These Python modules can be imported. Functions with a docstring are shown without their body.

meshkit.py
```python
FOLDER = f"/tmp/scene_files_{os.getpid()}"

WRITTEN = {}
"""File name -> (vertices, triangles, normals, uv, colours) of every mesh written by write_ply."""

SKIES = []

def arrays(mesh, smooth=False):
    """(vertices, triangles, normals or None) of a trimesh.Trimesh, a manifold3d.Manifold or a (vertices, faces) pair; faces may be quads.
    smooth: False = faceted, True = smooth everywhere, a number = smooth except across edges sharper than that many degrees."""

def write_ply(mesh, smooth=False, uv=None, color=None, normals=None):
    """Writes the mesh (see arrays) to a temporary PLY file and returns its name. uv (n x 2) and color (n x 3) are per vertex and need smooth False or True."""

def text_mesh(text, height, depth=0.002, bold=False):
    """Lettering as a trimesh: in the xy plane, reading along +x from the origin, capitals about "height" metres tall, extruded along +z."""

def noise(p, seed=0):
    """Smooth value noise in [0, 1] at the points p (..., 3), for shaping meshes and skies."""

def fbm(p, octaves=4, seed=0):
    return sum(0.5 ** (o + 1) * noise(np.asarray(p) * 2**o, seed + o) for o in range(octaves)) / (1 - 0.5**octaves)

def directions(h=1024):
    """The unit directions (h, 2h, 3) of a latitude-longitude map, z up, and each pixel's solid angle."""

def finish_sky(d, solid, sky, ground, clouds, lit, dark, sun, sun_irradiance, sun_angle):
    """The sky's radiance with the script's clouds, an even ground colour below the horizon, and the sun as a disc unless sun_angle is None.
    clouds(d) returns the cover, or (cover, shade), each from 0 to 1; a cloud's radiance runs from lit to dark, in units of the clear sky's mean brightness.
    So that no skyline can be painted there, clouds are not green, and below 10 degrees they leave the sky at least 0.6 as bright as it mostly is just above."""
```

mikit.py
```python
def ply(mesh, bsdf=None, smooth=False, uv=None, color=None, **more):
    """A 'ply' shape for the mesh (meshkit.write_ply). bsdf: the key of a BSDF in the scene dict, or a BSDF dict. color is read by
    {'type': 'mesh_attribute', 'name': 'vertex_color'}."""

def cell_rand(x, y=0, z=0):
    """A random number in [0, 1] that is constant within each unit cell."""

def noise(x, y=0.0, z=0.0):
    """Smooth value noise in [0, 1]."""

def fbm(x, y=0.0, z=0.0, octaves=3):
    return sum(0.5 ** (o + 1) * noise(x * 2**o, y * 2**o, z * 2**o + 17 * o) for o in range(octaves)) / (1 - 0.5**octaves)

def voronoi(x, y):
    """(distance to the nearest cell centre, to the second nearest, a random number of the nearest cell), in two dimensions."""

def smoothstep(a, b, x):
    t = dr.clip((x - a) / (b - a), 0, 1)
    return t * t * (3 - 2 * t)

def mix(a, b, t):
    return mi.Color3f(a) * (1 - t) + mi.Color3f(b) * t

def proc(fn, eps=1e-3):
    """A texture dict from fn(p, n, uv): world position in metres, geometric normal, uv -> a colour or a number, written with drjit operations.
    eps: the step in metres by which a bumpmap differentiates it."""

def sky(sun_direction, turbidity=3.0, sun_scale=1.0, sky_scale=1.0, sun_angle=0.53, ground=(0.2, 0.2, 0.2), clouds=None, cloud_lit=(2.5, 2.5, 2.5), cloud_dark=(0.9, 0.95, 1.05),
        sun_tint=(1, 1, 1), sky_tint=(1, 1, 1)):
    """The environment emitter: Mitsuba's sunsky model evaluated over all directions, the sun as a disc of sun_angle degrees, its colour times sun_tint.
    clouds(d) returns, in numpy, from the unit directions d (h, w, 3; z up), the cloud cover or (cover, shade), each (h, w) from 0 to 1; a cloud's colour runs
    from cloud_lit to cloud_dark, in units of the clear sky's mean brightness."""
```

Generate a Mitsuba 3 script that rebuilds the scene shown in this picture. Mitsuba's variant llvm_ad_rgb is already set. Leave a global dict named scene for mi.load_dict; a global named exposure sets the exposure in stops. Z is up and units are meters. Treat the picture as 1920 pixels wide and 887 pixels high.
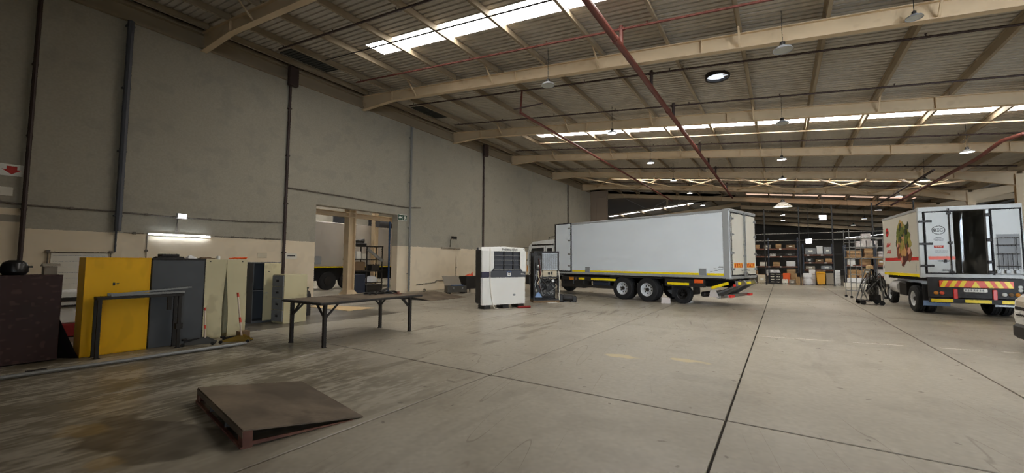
import math, random
import numpy as np
import trimesh
import drjit as dr
import mitsuba as mi
import mikit, meshkit
from mikit import proc, noise, fbm, voronoi, smoothstep, mix, cell_rand

scene, labels = {}, {}
S4 = mi.ScalarTransform4f

# ---------------------------------------------------------------- camera
EYE = np.array([0.0, 0.0, 1.66])
YAW, PITCH, ROLL = 0.5828, 0.0634, -0.0052
_fw = np.array([-math.sin(YAW) * math.cos(PITCH), math.cos(YAW) * math.cos(PITCH), math.sin(PITCH)])
_rt = np.array([math.cos(YAW), math.sin(YAW), 0.0])
_dn = np.cross(_fw, _rt)
_dn2 = -math.sin(ROLL) * _rt + math.cos(ROLL) * _dn
scene['camera'] = {'type': 'perspective', 'fov': 2 * math.degrees(math.atan(960 / 764.0)), 'fov_axis': 'x', 'near_clip': 0.05, 'far_clip': 500.0,
                   'to_world': S4().look_at(origin=EYE.tolist(), target=(EYE + _fw).tolist(), up=(-_dn2).tolist())}

# ---------------------------------------------------------------- light levels
exposure = 0.42
SKY_L = [11.0, 10.5, 9.7]          # daylight through the fibreglass rooflights
SKY_FAR = [4.0, 3.8, 3.5]          # the older, dirtier rooflights of the far hall
SKY_AMBER = [0.6, 0.40, 0.30]       # a rooflight yellowed with age
BAY_L = [16.0, 16.0, 15.0]         # high bay lamps
ADDED_DOOR_L = [20.0, 22.5, 25.0]           # glow of the unseen doors added behind the camera
TUBE_L = [16.0, 18.0, 20.0]
FLOOD_L = [160.0, 175.0, 190.0]

def emit(v):
    return {'type': 'area', 'radiance': {'type': 'rgb', 'value': list(map(float, v))}}

# ---------------------------------------------------------------- materials
def s2l(c):
    c = np.asarray(c, float) / 255.0
    return np.where(c < 0.04045, c / 12.92, ((c + 0.055) / 1.055) ** 2.4).tolist()

def mat(name, rgb, rough=0.6, metal=0.0, spec=0.5, **k):
    base = {'type': 'rgb', 'value': s2l(rgb)} if not isinstance(rgb, dict) else rgb
    d = {'type': 'principled', 'base_color': base, 'roughness': rough, 'metallic': metal, 'specular': spec, **k}
    scene['mat_' + name] = {'type': 'twosided', 'bsdf': d}
    return name

def C(r, g, b):
    return mi.Color3f(*s2l((r, g, b)))

def concrete_fn(p, n, uv):
    x, y = p.x, p.y
    big = fbm(x * 0.35, y * 0.35, 3.0, 3)
    mid = fbm(x * 1.7 + 9, y * 1.7, 1.0, 3)
    fine = noise(x * 26, y * 26, 0.5)
    c = mix(C(143, 136, 123), C(158, 151, 137), smoothstep(0.3, 0.7, big))
    c = mix(c, C(128, 120, 107), smoothstep(0.5, 0.8, mid) * 0.3)
    c = c * (0.9 + 0.2 * fine)
    # scuffs drawn along the wall direction, heavier on the workshop side
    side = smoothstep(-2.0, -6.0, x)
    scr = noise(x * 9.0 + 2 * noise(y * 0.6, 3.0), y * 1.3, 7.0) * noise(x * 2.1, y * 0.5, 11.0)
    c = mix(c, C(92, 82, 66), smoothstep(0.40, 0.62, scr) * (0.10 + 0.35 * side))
    grub_shade = smoothstep(0.34, 0.6, 0.3 * fbm(x * 1.4, y * 0.4, 31.0, 4) + 0.4 * fbm(x * 5.0 + 0.8 * y, y * 1.8, 33.0, 4) + 0.3 * noise(x * 24.0, y * 9.0, 37.0)) * smoothstep(-2.8, -5.4, x + 1.6 * (fbm(x * 0.7, y * 0.7, 35.0, 3) - 0.5)) * smoothstep(5.6, 3.6, y + 1.6 * (fbm(x * 0.9, y * 0.9, 36.0, 3) - 0.5))
    c = mix(c, C(96, 88, 71), grub_shade * 0.85)  # real dirt, plus the dim near-left corner painted into the floor colour
    # scratches left by dragged loads
    warp = 0.35 * noise(x * 0.8, y * 0.8, 21.0)
    ln = dr.abs(noise(y * 0.4 + warp, x * 5.5 + y * 1.2, 5.0) - 0.5)
    c = mix(c, C(105, 95, 80), smoothstep(0.016, 0.0, ln) * smoothstep(0.5, 0.62, noise(x * 0.9, y * 0.9, 8.0)) * 0.4)
    # spots of oil and dropped grease
    d1, _, r1 = voronoi(x * 2.6 + 0.5 * noise(x * 6, y * 6), y * 2.6)
    c = mix(c, C(78, 70, 58), smoothstep(0.09, 0.04, d1) * smoothstep(0.80, 0.82, r1) * 0.45)
    # the worn dark service strip in front of the doorway and along the lockers
    e = 0.25 * (fbm(x * 1.5, y * 1.5, 4.0, 3) - 0.5)
    strip = smoothstep(-10.42, -10.52, x + e) * smoothstep(4.3, 4.6, y) * smoothstep(9.4, 9.0, y + e)
    c = mix(c, C(72, 67, 58), strip * (0.62 + 0.38 * fbm(x * 2, y * 2, 2.0, 3)))
    # old oil stain left of the near ramp, with a wandering rim
    q = fbm(x * 2.2, y * 2.2, 6.0, 3) - 0.5
    u, v = (x + 5.0) / 0.85, (y - 1.5 - 0.25 * (x + 5.0)) / 0.42
    s = smoothstep(1.12, 0.92, dr.sqrt(u * u + v * v) + 1.3 * q)
    c = mix(c, C(66, 58, 47), s * (0.62 + 0.3 * noise(x * 7, y * 7, 2.0)))
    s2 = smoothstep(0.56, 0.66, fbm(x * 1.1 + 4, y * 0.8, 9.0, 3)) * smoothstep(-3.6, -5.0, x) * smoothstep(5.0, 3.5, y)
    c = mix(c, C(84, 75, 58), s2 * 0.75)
    # remains of yellow paint
    def blot(cx, cy, rx, ry, k):
        a, b = (x - cx) / rx, (y - cy) / ry
        return smoothstep(1.1, 0.75, dr.sqrt(a * a + b * b) + 1.2 * (fbm(x * 4, y * 4, k, 3) - 0.5))
    yel = dr.maximum(dr.maximum(blot(-2.42, 7.25, 0.28, 0.16, 1.0), blot(-1.4, 7.55, 0.32, 0.14, 2.0)), 0)
    c = mix(c, C(196, 178, 128), yel * 0.55)
    c = mix(c, C(150, 118, 50), dr.maximum(blot(-5.75, 1.15, 0.25, 0.2, 3.0), blot(-4.65, 1.05, 0.2, 0.14, 4.0)) * 0.32)
    # faint white line painted across the hall
    w = dr.abs(y - 11.0 - 0.19 * (x + 0.6))
    c = mix(c, C(205, 196, 180), smoothstep(0.05, 0.03, w) * smoothstep(-0.6, -0.4, x) * smoothstep(0.45, 0.6, noise(x * 3, y * 9, 1.0)) * 0.6)
    return c

def concrete_rough(p, n, uv):
    return 0.24 + 0.26 * fbm(p.x * 1.1, p.y * 1.1, 5.0, 3)

def wall_fn(p, n, uv):
    y, z = p.y, p.z
    line = dr.select(y < 1.83, 3.02, 2.5) + 0.012 * noise(y * 6, z * 6)
    up = C(163, 157, 142) * (0.97 + 0.06 * fbm(y * 0.9, z * 0.6, 2.0, 3)) * (0.94 + 0.12 * noise(y * 30, z * 30))
    lo = C(228, 212, 186) * (0.95 + 0.1 * fbm(y * 1.3, z * 1.3, 5.0, 3))
    grime = smoothstep(0.58, 0.75, fbm(y * 2.3, z * 2.3, 8.0, 3))
    lo = mix(lo, C(140, 124, 100), grime * 0.08)
    up = mix(up, C(128, 126, 120), grime * 0.2)
    band = smoothstep(2.66, 2.68, z) * smoothstep(2.86, 2.84, z) * dr.select(y < 1.83, 0.75, 0.0)
    lo = mix(lo, C(120, 115, 105), band)
    return dr.select(z > line, up, lo)

def roof_fn(p, n, uv):
    return C(180, 174, 163) * (0.92 + 0.14 * fbm(p.x * 0.5, p.y * 0.9, 1.0, 3)) * (0.96 + 0.08 * noise(p.x * 12, p.y * 2))

def cream_fn(p, n, uv):
    c = C(200, 178, 145) * (0.95 + 0.14 * fbm(p.x * 1.2, p.y * 1.2, p.z * 1.2, 3))
    return mix(c, C(150, 120, 85), smoothstep(0.66, 0.8, fbm(p.x * 3, p.y * 3, p.z * 3, 3)) * 0.2)

def ramp_fn(p, n, uv):
    c = mix(C(92, 80, 67), C(112, 98, 82), smoothstep(0.3, 0.7, fbm(p.x * 2, p.y * 2, p.z * 2, 4)))
    c = mix(c, C(66, 56, 45), smoothstep(0.55, 0.72, fbm(p.x * 1.3 + 5, p.y * 2.6, 1.0, 3)) * 0.6)
    return c * (0.93 + 0.14 * noise(p.x * 40, p.y * 40))

def rust_fn(p, n, uv):
    return mix(C(86, 50, 40), C(118, 80, 63), smoothstep(0.35, 0.7, fbm(p.x * 5, p.y * 5, p.z * 5, 3)))

def brown_fn(p, n, uv):
    c = mix(C(54, 30, 29), C(46, 26, 25), smoothstep(0.35, 0.65, fbm(p.x * 1.6, p.y * 1.6, p.z * 1.6, 3)))
    return mix(c, C(112, 78, 64), smoothstep(0.76, 0.86, noise(p.y * 14, p.z * 22, 2.0)) * 0.2)

def yellow_fn(p, n, uv):
    c = C(246, 186, 3) * (0.95 + 0.1 * fbm(p.x * 2, p.y * 2, p.z * 2, 3))
    m = smoothstep(0.62, 0.75, fbm(p.y * 5, p.z * 2.5, 4.0, 3))
    return mix(c, C(170, 128, 14), m * 0.12)

def creamcab_fn(p, n, uv):
    c = C(205, 195, 158) * (0.94 + 0.12 * fbm(p.x * 2, p.y * 2, p.z * 2, 3))
    return mix(c, C(140, 128, 98), smoothstep(0.62, 0.76, fbm(p.y * 4, p.z * 3, 2.0, 4)) * 0.25)

def greysteel_fn(p, n, uv):
    return C(76, 80, 84) * (0.9 + 0.2 * fbm(p.x * 3, p.y * 3, p.z * 3, 3))

def white_fn(p, n, uv):
    return C(233, 239, 243) * (0.97 + 0.05 * fbm(p.x * 0.8, p.y * 0.8, p.z * 1.5, 2))

def carton_fn(p, n, uv):
    return C(172, 136, 98) * (0.85 + 0.3 * noise(p.x * 2.3, p.y * 2.3, p.z * 2.3))

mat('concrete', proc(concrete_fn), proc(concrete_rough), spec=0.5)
mat('joint_fill', (44, 40, 35), 0.9)
mat('wall_paint', proc(wall_fn), 0.8, spec=0.25)
mat('joint_seal', (84, 82, 78), 0.8)
mat('roof_sheet', proc(roof_fn), 0.55, spec=0.4)
mat('purlin_steel', (142, 128, 106), 0.6)
mat('cream_steel', proc(cream_fn), 0.55)
mat('pipe_red', (96, 49, 41), 0.5)
mat('pipe_dark', (58, 44, 40), 0.6)
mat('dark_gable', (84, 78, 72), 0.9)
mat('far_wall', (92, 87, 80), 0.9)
mat('ramp_plate', proc(ramp_fn), 0.55, spec=0.4)
mat('rust_steel', proc(rust_fn), 0.7)
mat('brown_steel', proc(brown_fn), 0.55)
mat('yellow_steel', proc(yellow_fn), 0.5)
mat('cream_cabinet', proc(creamcab_fn), 0.55)
mat('dark_grey_steel', proc(greysteel_fn), 0.5)
mat('truck_white', proc(white_fn), 0.3, spec=0.5)
mat('carton', proc(carton_fn), 0.9)
for _n, _c, _r, _m in [
    ('black_steel', (34, 31, 29), 0.55, 0), ('black_rubber', (28, 28, 29), 0.8, 0), ('black_gloss', (22, 22, 24), 0.25, 0), ('void_black', (16, 15, 15), 0.9, 0),
    ('aluminium', (176, 178, 180), 0.38, 1), ('galvanised', (150, 152, 152), 0.5, 0.7), ('rail_grey', (176, 178, 178), 0.4, 0.3), ('rim_silver', (206, 208, 210), 0.4, 0.15),
    ('white_plastic', (236, 235, 230), 0.4, 0), ('offwhite', (218, 212, 198), 0.6, 0), ('slate_grey', (74, 76, 82), 0.5, 0), ('mid_grey', (122, 122, 120), 0.6, 0), ('navy_panel', (56, 54, 74), 0.5, 0),
    ('tape_yellow', (252, 222, 20), 0.4, 0), ('board_yellow', (255, 224, 0), 0.35, 0), ('board_red', (236, 84, 34), 0.35, 0), ('orange', (232, 96, 34), 0.5, 0), ('amber', (214, 136, 40), 0.3, 0),
    ('lamp_red', (226, 58, 52), 0.3, 0), ('stripe_red', (196, 46, 42), 0.4, 0), ('stripe_orange', (226, 92, 62), 0.4, 0), ('print_black', (52, 50, 52), 0.6, 0), ('print_grey', (140, 142, 144), 0.6, 0),
    ('blue_plastic', (58, 96, 148), 0.5, 0), ('blue_flap', (128, 156, 196), 0.6, 0), ('exit_green', (30, 62, 44), 0.6, 0), ('sign_white', (232, 230, 222), 0.6, 0), ('sign_red', (176, 44, 38), 0.6, 0),
    ('wood', (170, 138, 98), 0.75, 0), ('wood_dark', (120, 96, 70), 0.8, 0), ('sheet_board', (204, 176, 132), 0.8, 0), ('bin_yellow', (222, 158, 30), 0.5, 0), ('rack_orange', (112, 68, 50), 0.6, 0), ('rack_blue', (42, 48, 62), 0.6, 0),
    ('bag_white', (226, 226, 226), 0.7, 0), ('red_cloth', (132, 34, 32), 0.85, 0), ('cable_black', (38, 34, 32), 0.7, 0), ('conduit', (98, 90, 80), 0.6, 0), ('wire_rope', (205, 200, 190), 0.7, 0),
    ('jack_yellow', (150, 118, 40), 0.6, 0), ('handle_white', (214, 196, 176), 0.6, 0), ('handle_red', (200, 70, 48), 0.6, 0), ('green_food', (96, 106, 40), 0.5, 0), ('dark_green_food', (50, 58, 34), 0.5, 0), ('olive_food', (150, 140, 70), 0.5, 0),
    ('tan_food', (196, 150, 96), 0.5, 0), ('brown_food', (120, 62, 40), 0.5, 0), ('pink_food', (214, 160, 140), 0.5, 0), ('maroon_food', (84, 34, 30), 0.5, 0), ('pallet_grey', (150, 140, 126), 0.8, 0), ('pink_chock', (214, 206, 202), 0.6, 0),
    ('engine_grey', (88, 86, 82), 0.5, 0.3), ('engine_dark', (46, 44, 42), 0.55, 0.2), ('cloth_beige', (204, 192, 168), 0.85, 0), ('van_beige', (196, 184, 164), 0.4, 0), ('vent_mesh', (66, 68, 66), 0.7, 0), ('dial_white', (230, 230, 226), 0.4, 0)]:
    mat(_n, _c, _r, _m)
mat('navy_bin', (34, 42, 60), 0.6)
mat('board_amber', (250, 176, 52), 0.4)
mat('trailer_grey', (172, 164, 154), 0.5)
mat('post_blue', (36, 66, 108), 0.5)
mat('body_cream', (206, 202, 190), 0.4)
mat('door_white', (190, 192, 190), 0.4)
mat('stub_brown', (138, 122, 106), 0.8)
mat('radiator_fin', (176, 182, 188), 0.45, 0.2)
mat('dark_glass', (20, 23, 26), 0.08, 0.0, spec=0.6)
scene['mat_pvc'] = {'type': 'thindielectric', 'int_ior': 1.5, 'specular_transmittance': {'type': 'rgb', 'value': [0.42, 0.43, 0.46]}}   # smoky PVC strip
scene['mat_lens_off'] = {'type': 'twosided', 'bsdf': {'type': 'principled', 'base_color': {'type': 'rgb', 'value': s2l((176, 178, 172))}, 'roughness': 0.3}}
scene['mat_lens_on'] = {'type': 'diffuse', 'reflectance': {'type': 'rgb', 'value': [0.6, 0.6, 0.6]}}

# ---------------------------------------------------------------- mesh helpers
class M:
    """vertices and triangles"""
    def __init__(self, v, f):
        self.v, self.f = np.asarray(v, float), np.asarray(f, int)
    def t(self, mtx):
        f = self.f if np.linalg.det(mtx[:3, :3]) > 0 else self.f[:, ::-1]
        return M(self.v @ mtx[:3, :3].T + mtx[:3, 3], f)
    def mv(self, x=0, y=0, z=0):
        return M(self.v + [x, y, z], self.f)

def cat(*ms):
    ms = [m for x in ms for m in (x if isinstance(x, (list, tuple)) else [x])]
    off, vs, fs = 0, [], []
    for m in ms:
        vs.append(m.v); fs.append(m.f + off); off += len(m.v)
    return M(np.vstack(vs), np.vstack(fs))

def quads(v, q):
    q = np.asarray(q)
    return M(v, np.vstack([q[:, [0, 1, 2]], q[:, [0, 2, 3]]]))

def box(x0, x1, y0, y1, z0, z1, b=0.0):
    if b <= 0:
        v = [[x, y, z] for z in (z0, z1) for x, y in ((x0, y0), (x1, y0), (x1, y1), (x0, y1))]
        return quads(v, [[3, 2, 1, 0], [4, 5, 6, 7], [0, 1, 5, 4], [1, 2, 6, 5], [2, 3, 7, 6], [3, 0, 4, 7]])
    b = min(b, 0.45 * min(x1 - x0, y1 - y0, z1 - z0))
    pts = []
    for x, sx in ((x0, 1), (x1, -1)):
        for y, sy in ((y0, 1), (y1, -1)):
            for z, sz in ((z0, 1), (z1, -1)):
                pts += [[x + sx * b, y + sy * b, z], [x + sx * b, y, z + sz * b], [x, y + sy * b, z + sz * b]]
    h = trimesh.Trimesh(pts).convex_hull
    return M(h.vertices, h.faces)

def cbox(cx, cy, cz, sx, sy, sz, b=0.0):
    return box(cx - sx / 2, cx + sx / 2, cy - sy / 2, cy + sy / 2, cz - sz / 2, cz + sz / 2, b)

def hull(pts):
    h = trimesh.Trimesh(np.asarray(pts, float)).convex_hull
    return M(h.vertices, h.faces)

def tube(pts, r, n=8, caps=True):
    p = np.asarray(pts, float)
    d = np.gradient(p, axis=0) if len(p) > 2 else np.repeat((p[1:] - p[:1]), 2, 0)
    d /= np.linalg.norm(d, axis=1, keepdims=True) + 1e-12
    up = np.array([0, 0, 1.0]) if abs(d[0][2]) < 0.9 else np.array([1.0, 0, 0])
    a = np.cross(d[0], up); a /= np.linalg.norm(a)
    rings = []
    rr = np.broadcast_to(r, len(p))
    for i in range(len(p)):
        a = a - d[i] * (a @ d[i]); a /= np.linalg.norm(a)
        b = np.cross(d[i], a)
        th = np.arange(n) * 2 * np.pi / n
        rings.append(p[i] + rr[i] * (np.cos(th)[:, None] * a + np.sin(th)[:, None] * b))
    v = np.vstack(rings)
    q = [[i * n + k, i * n + (k + 1) % n, (i + 1) * n + (k + 1) % n, (i + 1) * n + k] for i in range(len(p) - 1) for k in range(n)]
    m = quads(v, q)
    if caps:
        e = (len(p) - 1) * n
        f = [[0, k + 1, k] for k in range(1, n - 1)] + [[e, e + k, e + k + 1] for k in range(1, n - 1)]
        m = M(m.v, np.vstack([m.f, f]))
    return m

def bar(p0, p1, w, h=None, b=0.0):
    """a rectangular bar from p0 to p1, w wide (horizontal), h high"""
    h = h or w
    p0, p1 = np.asarray(p0, float), np.asarray(p1, float)
    L = np.linalg.norm(p1 - p0); d = (p1 - p0) / L
    up = np.array([0, 0, 1.0]) if abs(d[2]) < 0.95 else np.array([0, 1.0, 0])
    s = np.cross(up, d); s /= np.linalg.norm(s); u = np.cross(d, s)
    m = np.eye(4); m[:3, 0], m[:3, 1], m[:3, 2], m[:3, 3] = d, s, u, p0
    return box(0, L, -w / 2, w / 2, -h / 2, h / 2, b).t(m)

def lathe(prof, n=24, axis='z', c=(0, 0, 0)):
    """profile of (radius, height) turned about an axis through c"""
    prof = np.asarray(prof, float); k = len(prof)
    th = np.arange(n) * 2 * np.pi / n
    v = np.stack([np.outer(np.cos(th), prof[:, 0]), np.outer(np.sin(th), prof[:, 0]), np.tile(prof[:, 1], (n, 1))], -1).reshape(-1, 3)
    q = [[i * k + j, ((i + 1) % n) * k + j, ((i + 1) % n) * k + j + 1, i * k + j + 1] for i in range(n) for j in range(k - 1)]
    if axis == 'y':
        v = v[:, [0, 2, 1]] * [1, 1, -1]
    elif axis == 'x':
        v = v[:, [2, 0, 1]]
    return quads(v + np.asarray(c, float), q)

def prism(poly, a0, a1, plane='xz'):
    """a polygon (list of 2D points) extruded; plane xz extrudes along y, yz along x, xy along z"""
    from shapely.geometry import Polygon
    g = Polygon(poly)
    m = trimesh.creation.extrude_polygon(g, a1 - a0, engine='earcut')
    v = np.array(m.vertices); f = np.array(m.faces)
    v[:, 2] += a0
    if plane == 'xz':
        v = v[:, [0, 2, 1]]; f = f[:, ::-1]
    elif plane == 'yz':
        v = v[:, [2, 0, 1]]
    return M(v, f)

def ribbon(xs, lo, hi, y0, y1):
    """a strip along x between the heights lo(x) and hi(x), from y0 to y1"""
    xs = np.asarray(xs, float); k = len(xs)
    lo, hi = np.asarray(lo, float), np.asarray(hi, float)
    v = np.vstack([np.stack([xs, np.full(k, y), z], 1) for y in (y0, y1) for z in (lo, hi)])
    A, B, Cc, D = 0, k, 2 * k, 3 * k
    q = []
    for i in range(k - 1):
        q += [[A + i, A + i + 1, B + i + 1, B + i], [Cc + i + 1, Cc + i, D + i, D + i + 1], [A + i + 1, A + i, Cc + i, Cc + i + 1], [B + i, B + i + 1, D + i + 1, D + i]]
    q += [[A, B, D, Cc], [A + k - 1, Cc + k - 1, D + k - 1, B + k - 1]]
    return quads(v, q)

def disc(c, r, nrm, n=20):
    """a flat round plate facing nrm"""
    nrm = np.asarray(nrm, float) / np.linalg.norm(nrm)
    a = np.cross(nrm, [0, 0, 1.0] if abs(nrm[2]) < 0.9 else [1.0, 0, 0]); a /= np.linalg.norm(a); b = np.cross(nrm, a)
    th = np.arange(n) * 2 * np.pi / n
    v = np.vstack([np.asarray(c, float) + r * (np.cos(th)[:, None] * a + np.sin(th)[:, None] * b), [c]])
    return M(v, [[k, (k + 1) % n, n] for k in range(n)])

def rotz(a, x=0, y=0, z=0):
    m = np.eye(4); c, s = math.cos(a), math.sin(a)
    m[:2, :2] = [[c, -s], [s, c]]; m[:3, 3] = x, y, z
    return m

def text(s, h, depth=0.004, bold=True):
    t = meshkit.text_mesh(s, h, depth, bold)
    return M(t.vertices, t.faces)

def face_text(s, h, o, u, n, bold=True):
    """lettering centred at o, reading along u, standing up along z, proud along n"""
    m = text(s, h, 0.004, bold)
    w = (m.v[:, 0].min() + m.v[:, 0].max()) / 2
    m = m.mv(-w, -h / 2, 0)
    k = np.eye(4); k[:3, 0], k[:3, 1], k[:3, 2], k[:3, 3] = u, [0, 0, 1], n, o
    return m.t(k)

# ---------------------------------------------------------------- naming
_used = {}
def numbered(key):
    k = _used.get(key, 0); _used[key] = k + 1
    return key if k == 0 else '%s_%03d' % (key, k)

def put(key, mesh, m, smooth=30, **more):
    mesh = (mesh.v, mesh.f) if isinstance(mesh, M) else mesh
    scene[key] = mikit.ply(mesh, 'mat_' + m, smooth, **more)
    return key

class Thing:
    """a top-level thing: parts are built in its own frame (x forward, z up)"""
    def __init__(self, name, label=None, cat_=None, at=(0, 0, 0), rot=0.0, group=None, kind=None, mtx=None):
        self.key = numbered(name); self.m = rotz(rot, *at) if mtx is None else mtx
        d = {}
        if label: d['label'] = label
        if cat_: d['category'] = cat_
        if group: d['group'] = group
        if kind: d['kind'] = kind
        labels[self.key] = d
    def p(self, name, mesh, m, under=None, label=None, smooth=30, kind=None, **more):
        if isinstance(mesh, (list, tuple)): mesh = cat(*mesh)
        key = numbered((under or self.key) + '__' + name)
        put(key, mesh.t(self.m), m, smooth, **more)
        d = {}
        if label: d['label'] = label
        if kind: d['kind'] = kind
        if d: labels[key] = d
        return key
    def ps(self, name, meshes, m, **k):
        """each mesh of the list a part of its own"""
        return [self.p(name, x, m, **k) for x in meshes]
    def own(self, mesh, m, smooth=30, **more):
        """the thing as one mesh"""
        if isinstance(mesh, (list, tuple)): mesh = cat(*mesh)
        put(self.key, mesh.t(self.m), m, smooth, **more)
        return self

def one(name, label, cat_, mesh, m, group=None, smooth=30, at=(0, 0, 0), rot=0.0, **more):
    return Thing(name, label, cat_, at, rot, group).own(mesh, m, smooth, **more)

rng = random.Random(7)

# ================================================================ THE SHELL
XW, XV, XE = -17.0, 10.6, 27.0        # left wall, valley columns, right wall
FRAMES = [-0.95, 5.7, 12.35, 19.0, 25.65, 32.3, 38.95, 45.6]
Y0, Y1 = -10.0, 78.0
SL = 0.117
def ztop(x):                          # top of the rafters
    x = np.asarray(x, float)
    return np.where(x < XV, 7.80 - SL * x, 7.80 - SL * XV + SL * (x - XV))
def zroof(x): return ztop(x) + 0.26   # underside of the sheeting
def zlow(x):  return ztop(x) - 0.42   # underside of the rafters

# floor: cast slabs with sawn joints between them
floor = Thing('floor', 'grey concrete warehouse floor cast in slabs with dark joints', 'floor', kind='structure')
floor.p('base', box(XW - 0.45, XE, Y0, Y1, -0.2, -0.022), 'joint_fill', smooth=False)
GX = [-17.0, -13.7, -10.4, -7.05, -3.64, -0.54, 2.49, 5.6, 8.7, 12.0, 17.0, 22.0, 27.0]
GY = [-10.0, -7.1, -1.07, 4.95, 10.97, 17.0, 23.0, 29.0, 35.0, 41.0, 47.0, 57.0, 67.0, 78.0]
for i in range(len(GX) - 1):
    for j in range(len(GY) - 1):
        g = 0.011
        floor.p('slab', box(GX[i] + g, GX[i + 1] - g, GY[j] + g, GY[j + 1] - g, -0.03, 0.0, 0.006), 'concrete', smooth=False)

# left wall: tilt-up panels, doorway between y 10.13 and 14.72
wall = Thing('wall_left', 'tall tilt-up panel wall painted grey above and cream below', 'wall', kind='structure')
J = [-10.0, -4.85, 1.87, 8.77, 15.44, 22.11, 28.77, 35.45, 41.2]
DY0, DY1, DZ = 10.13, 14.72, 4.16
for a, b in zip(J[:-1], J[1:]):
    a2, b2 = a + 0.012, b - 0.012
    if a < DY0 < b:
        m = [box(XW - 0.45, XW, a2, DY0, 0, 9.2), box(XW - 0.45, XW, DY1, b2, 0, 9.2), box(XW - 0.45, XW, DY0, DY1, DZ, 9.2)]
    else:
        m = [box(XW - 0.45, XW, a2, b2, 0, 9.2, 0.02)]
    wall.p('panel', m, 'wall_paint', smooth=False)
for y in J[1:-1]:
    wall.p('joint_strip', box(XW - 0.3, XW - 0.03, y - 0.03, y + 0.03, 0, 9.2), 'joint_seal', smooth=False)
# brown fascia channel and gutter pipe along the wall head
wall.p('head_channel', [box(XW - 0.12, XW + 0.10, Y0, 41.2, 9.2, 9.27), box(XW - 0.12, XW - 0.1, Y0, 41.2, 9.2, 9.95), box(XW - 0.12, XW + 0.06, Y0, 41.2, 9.72, 9.80)], 'purlin_steel', smooth=False)
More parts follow.
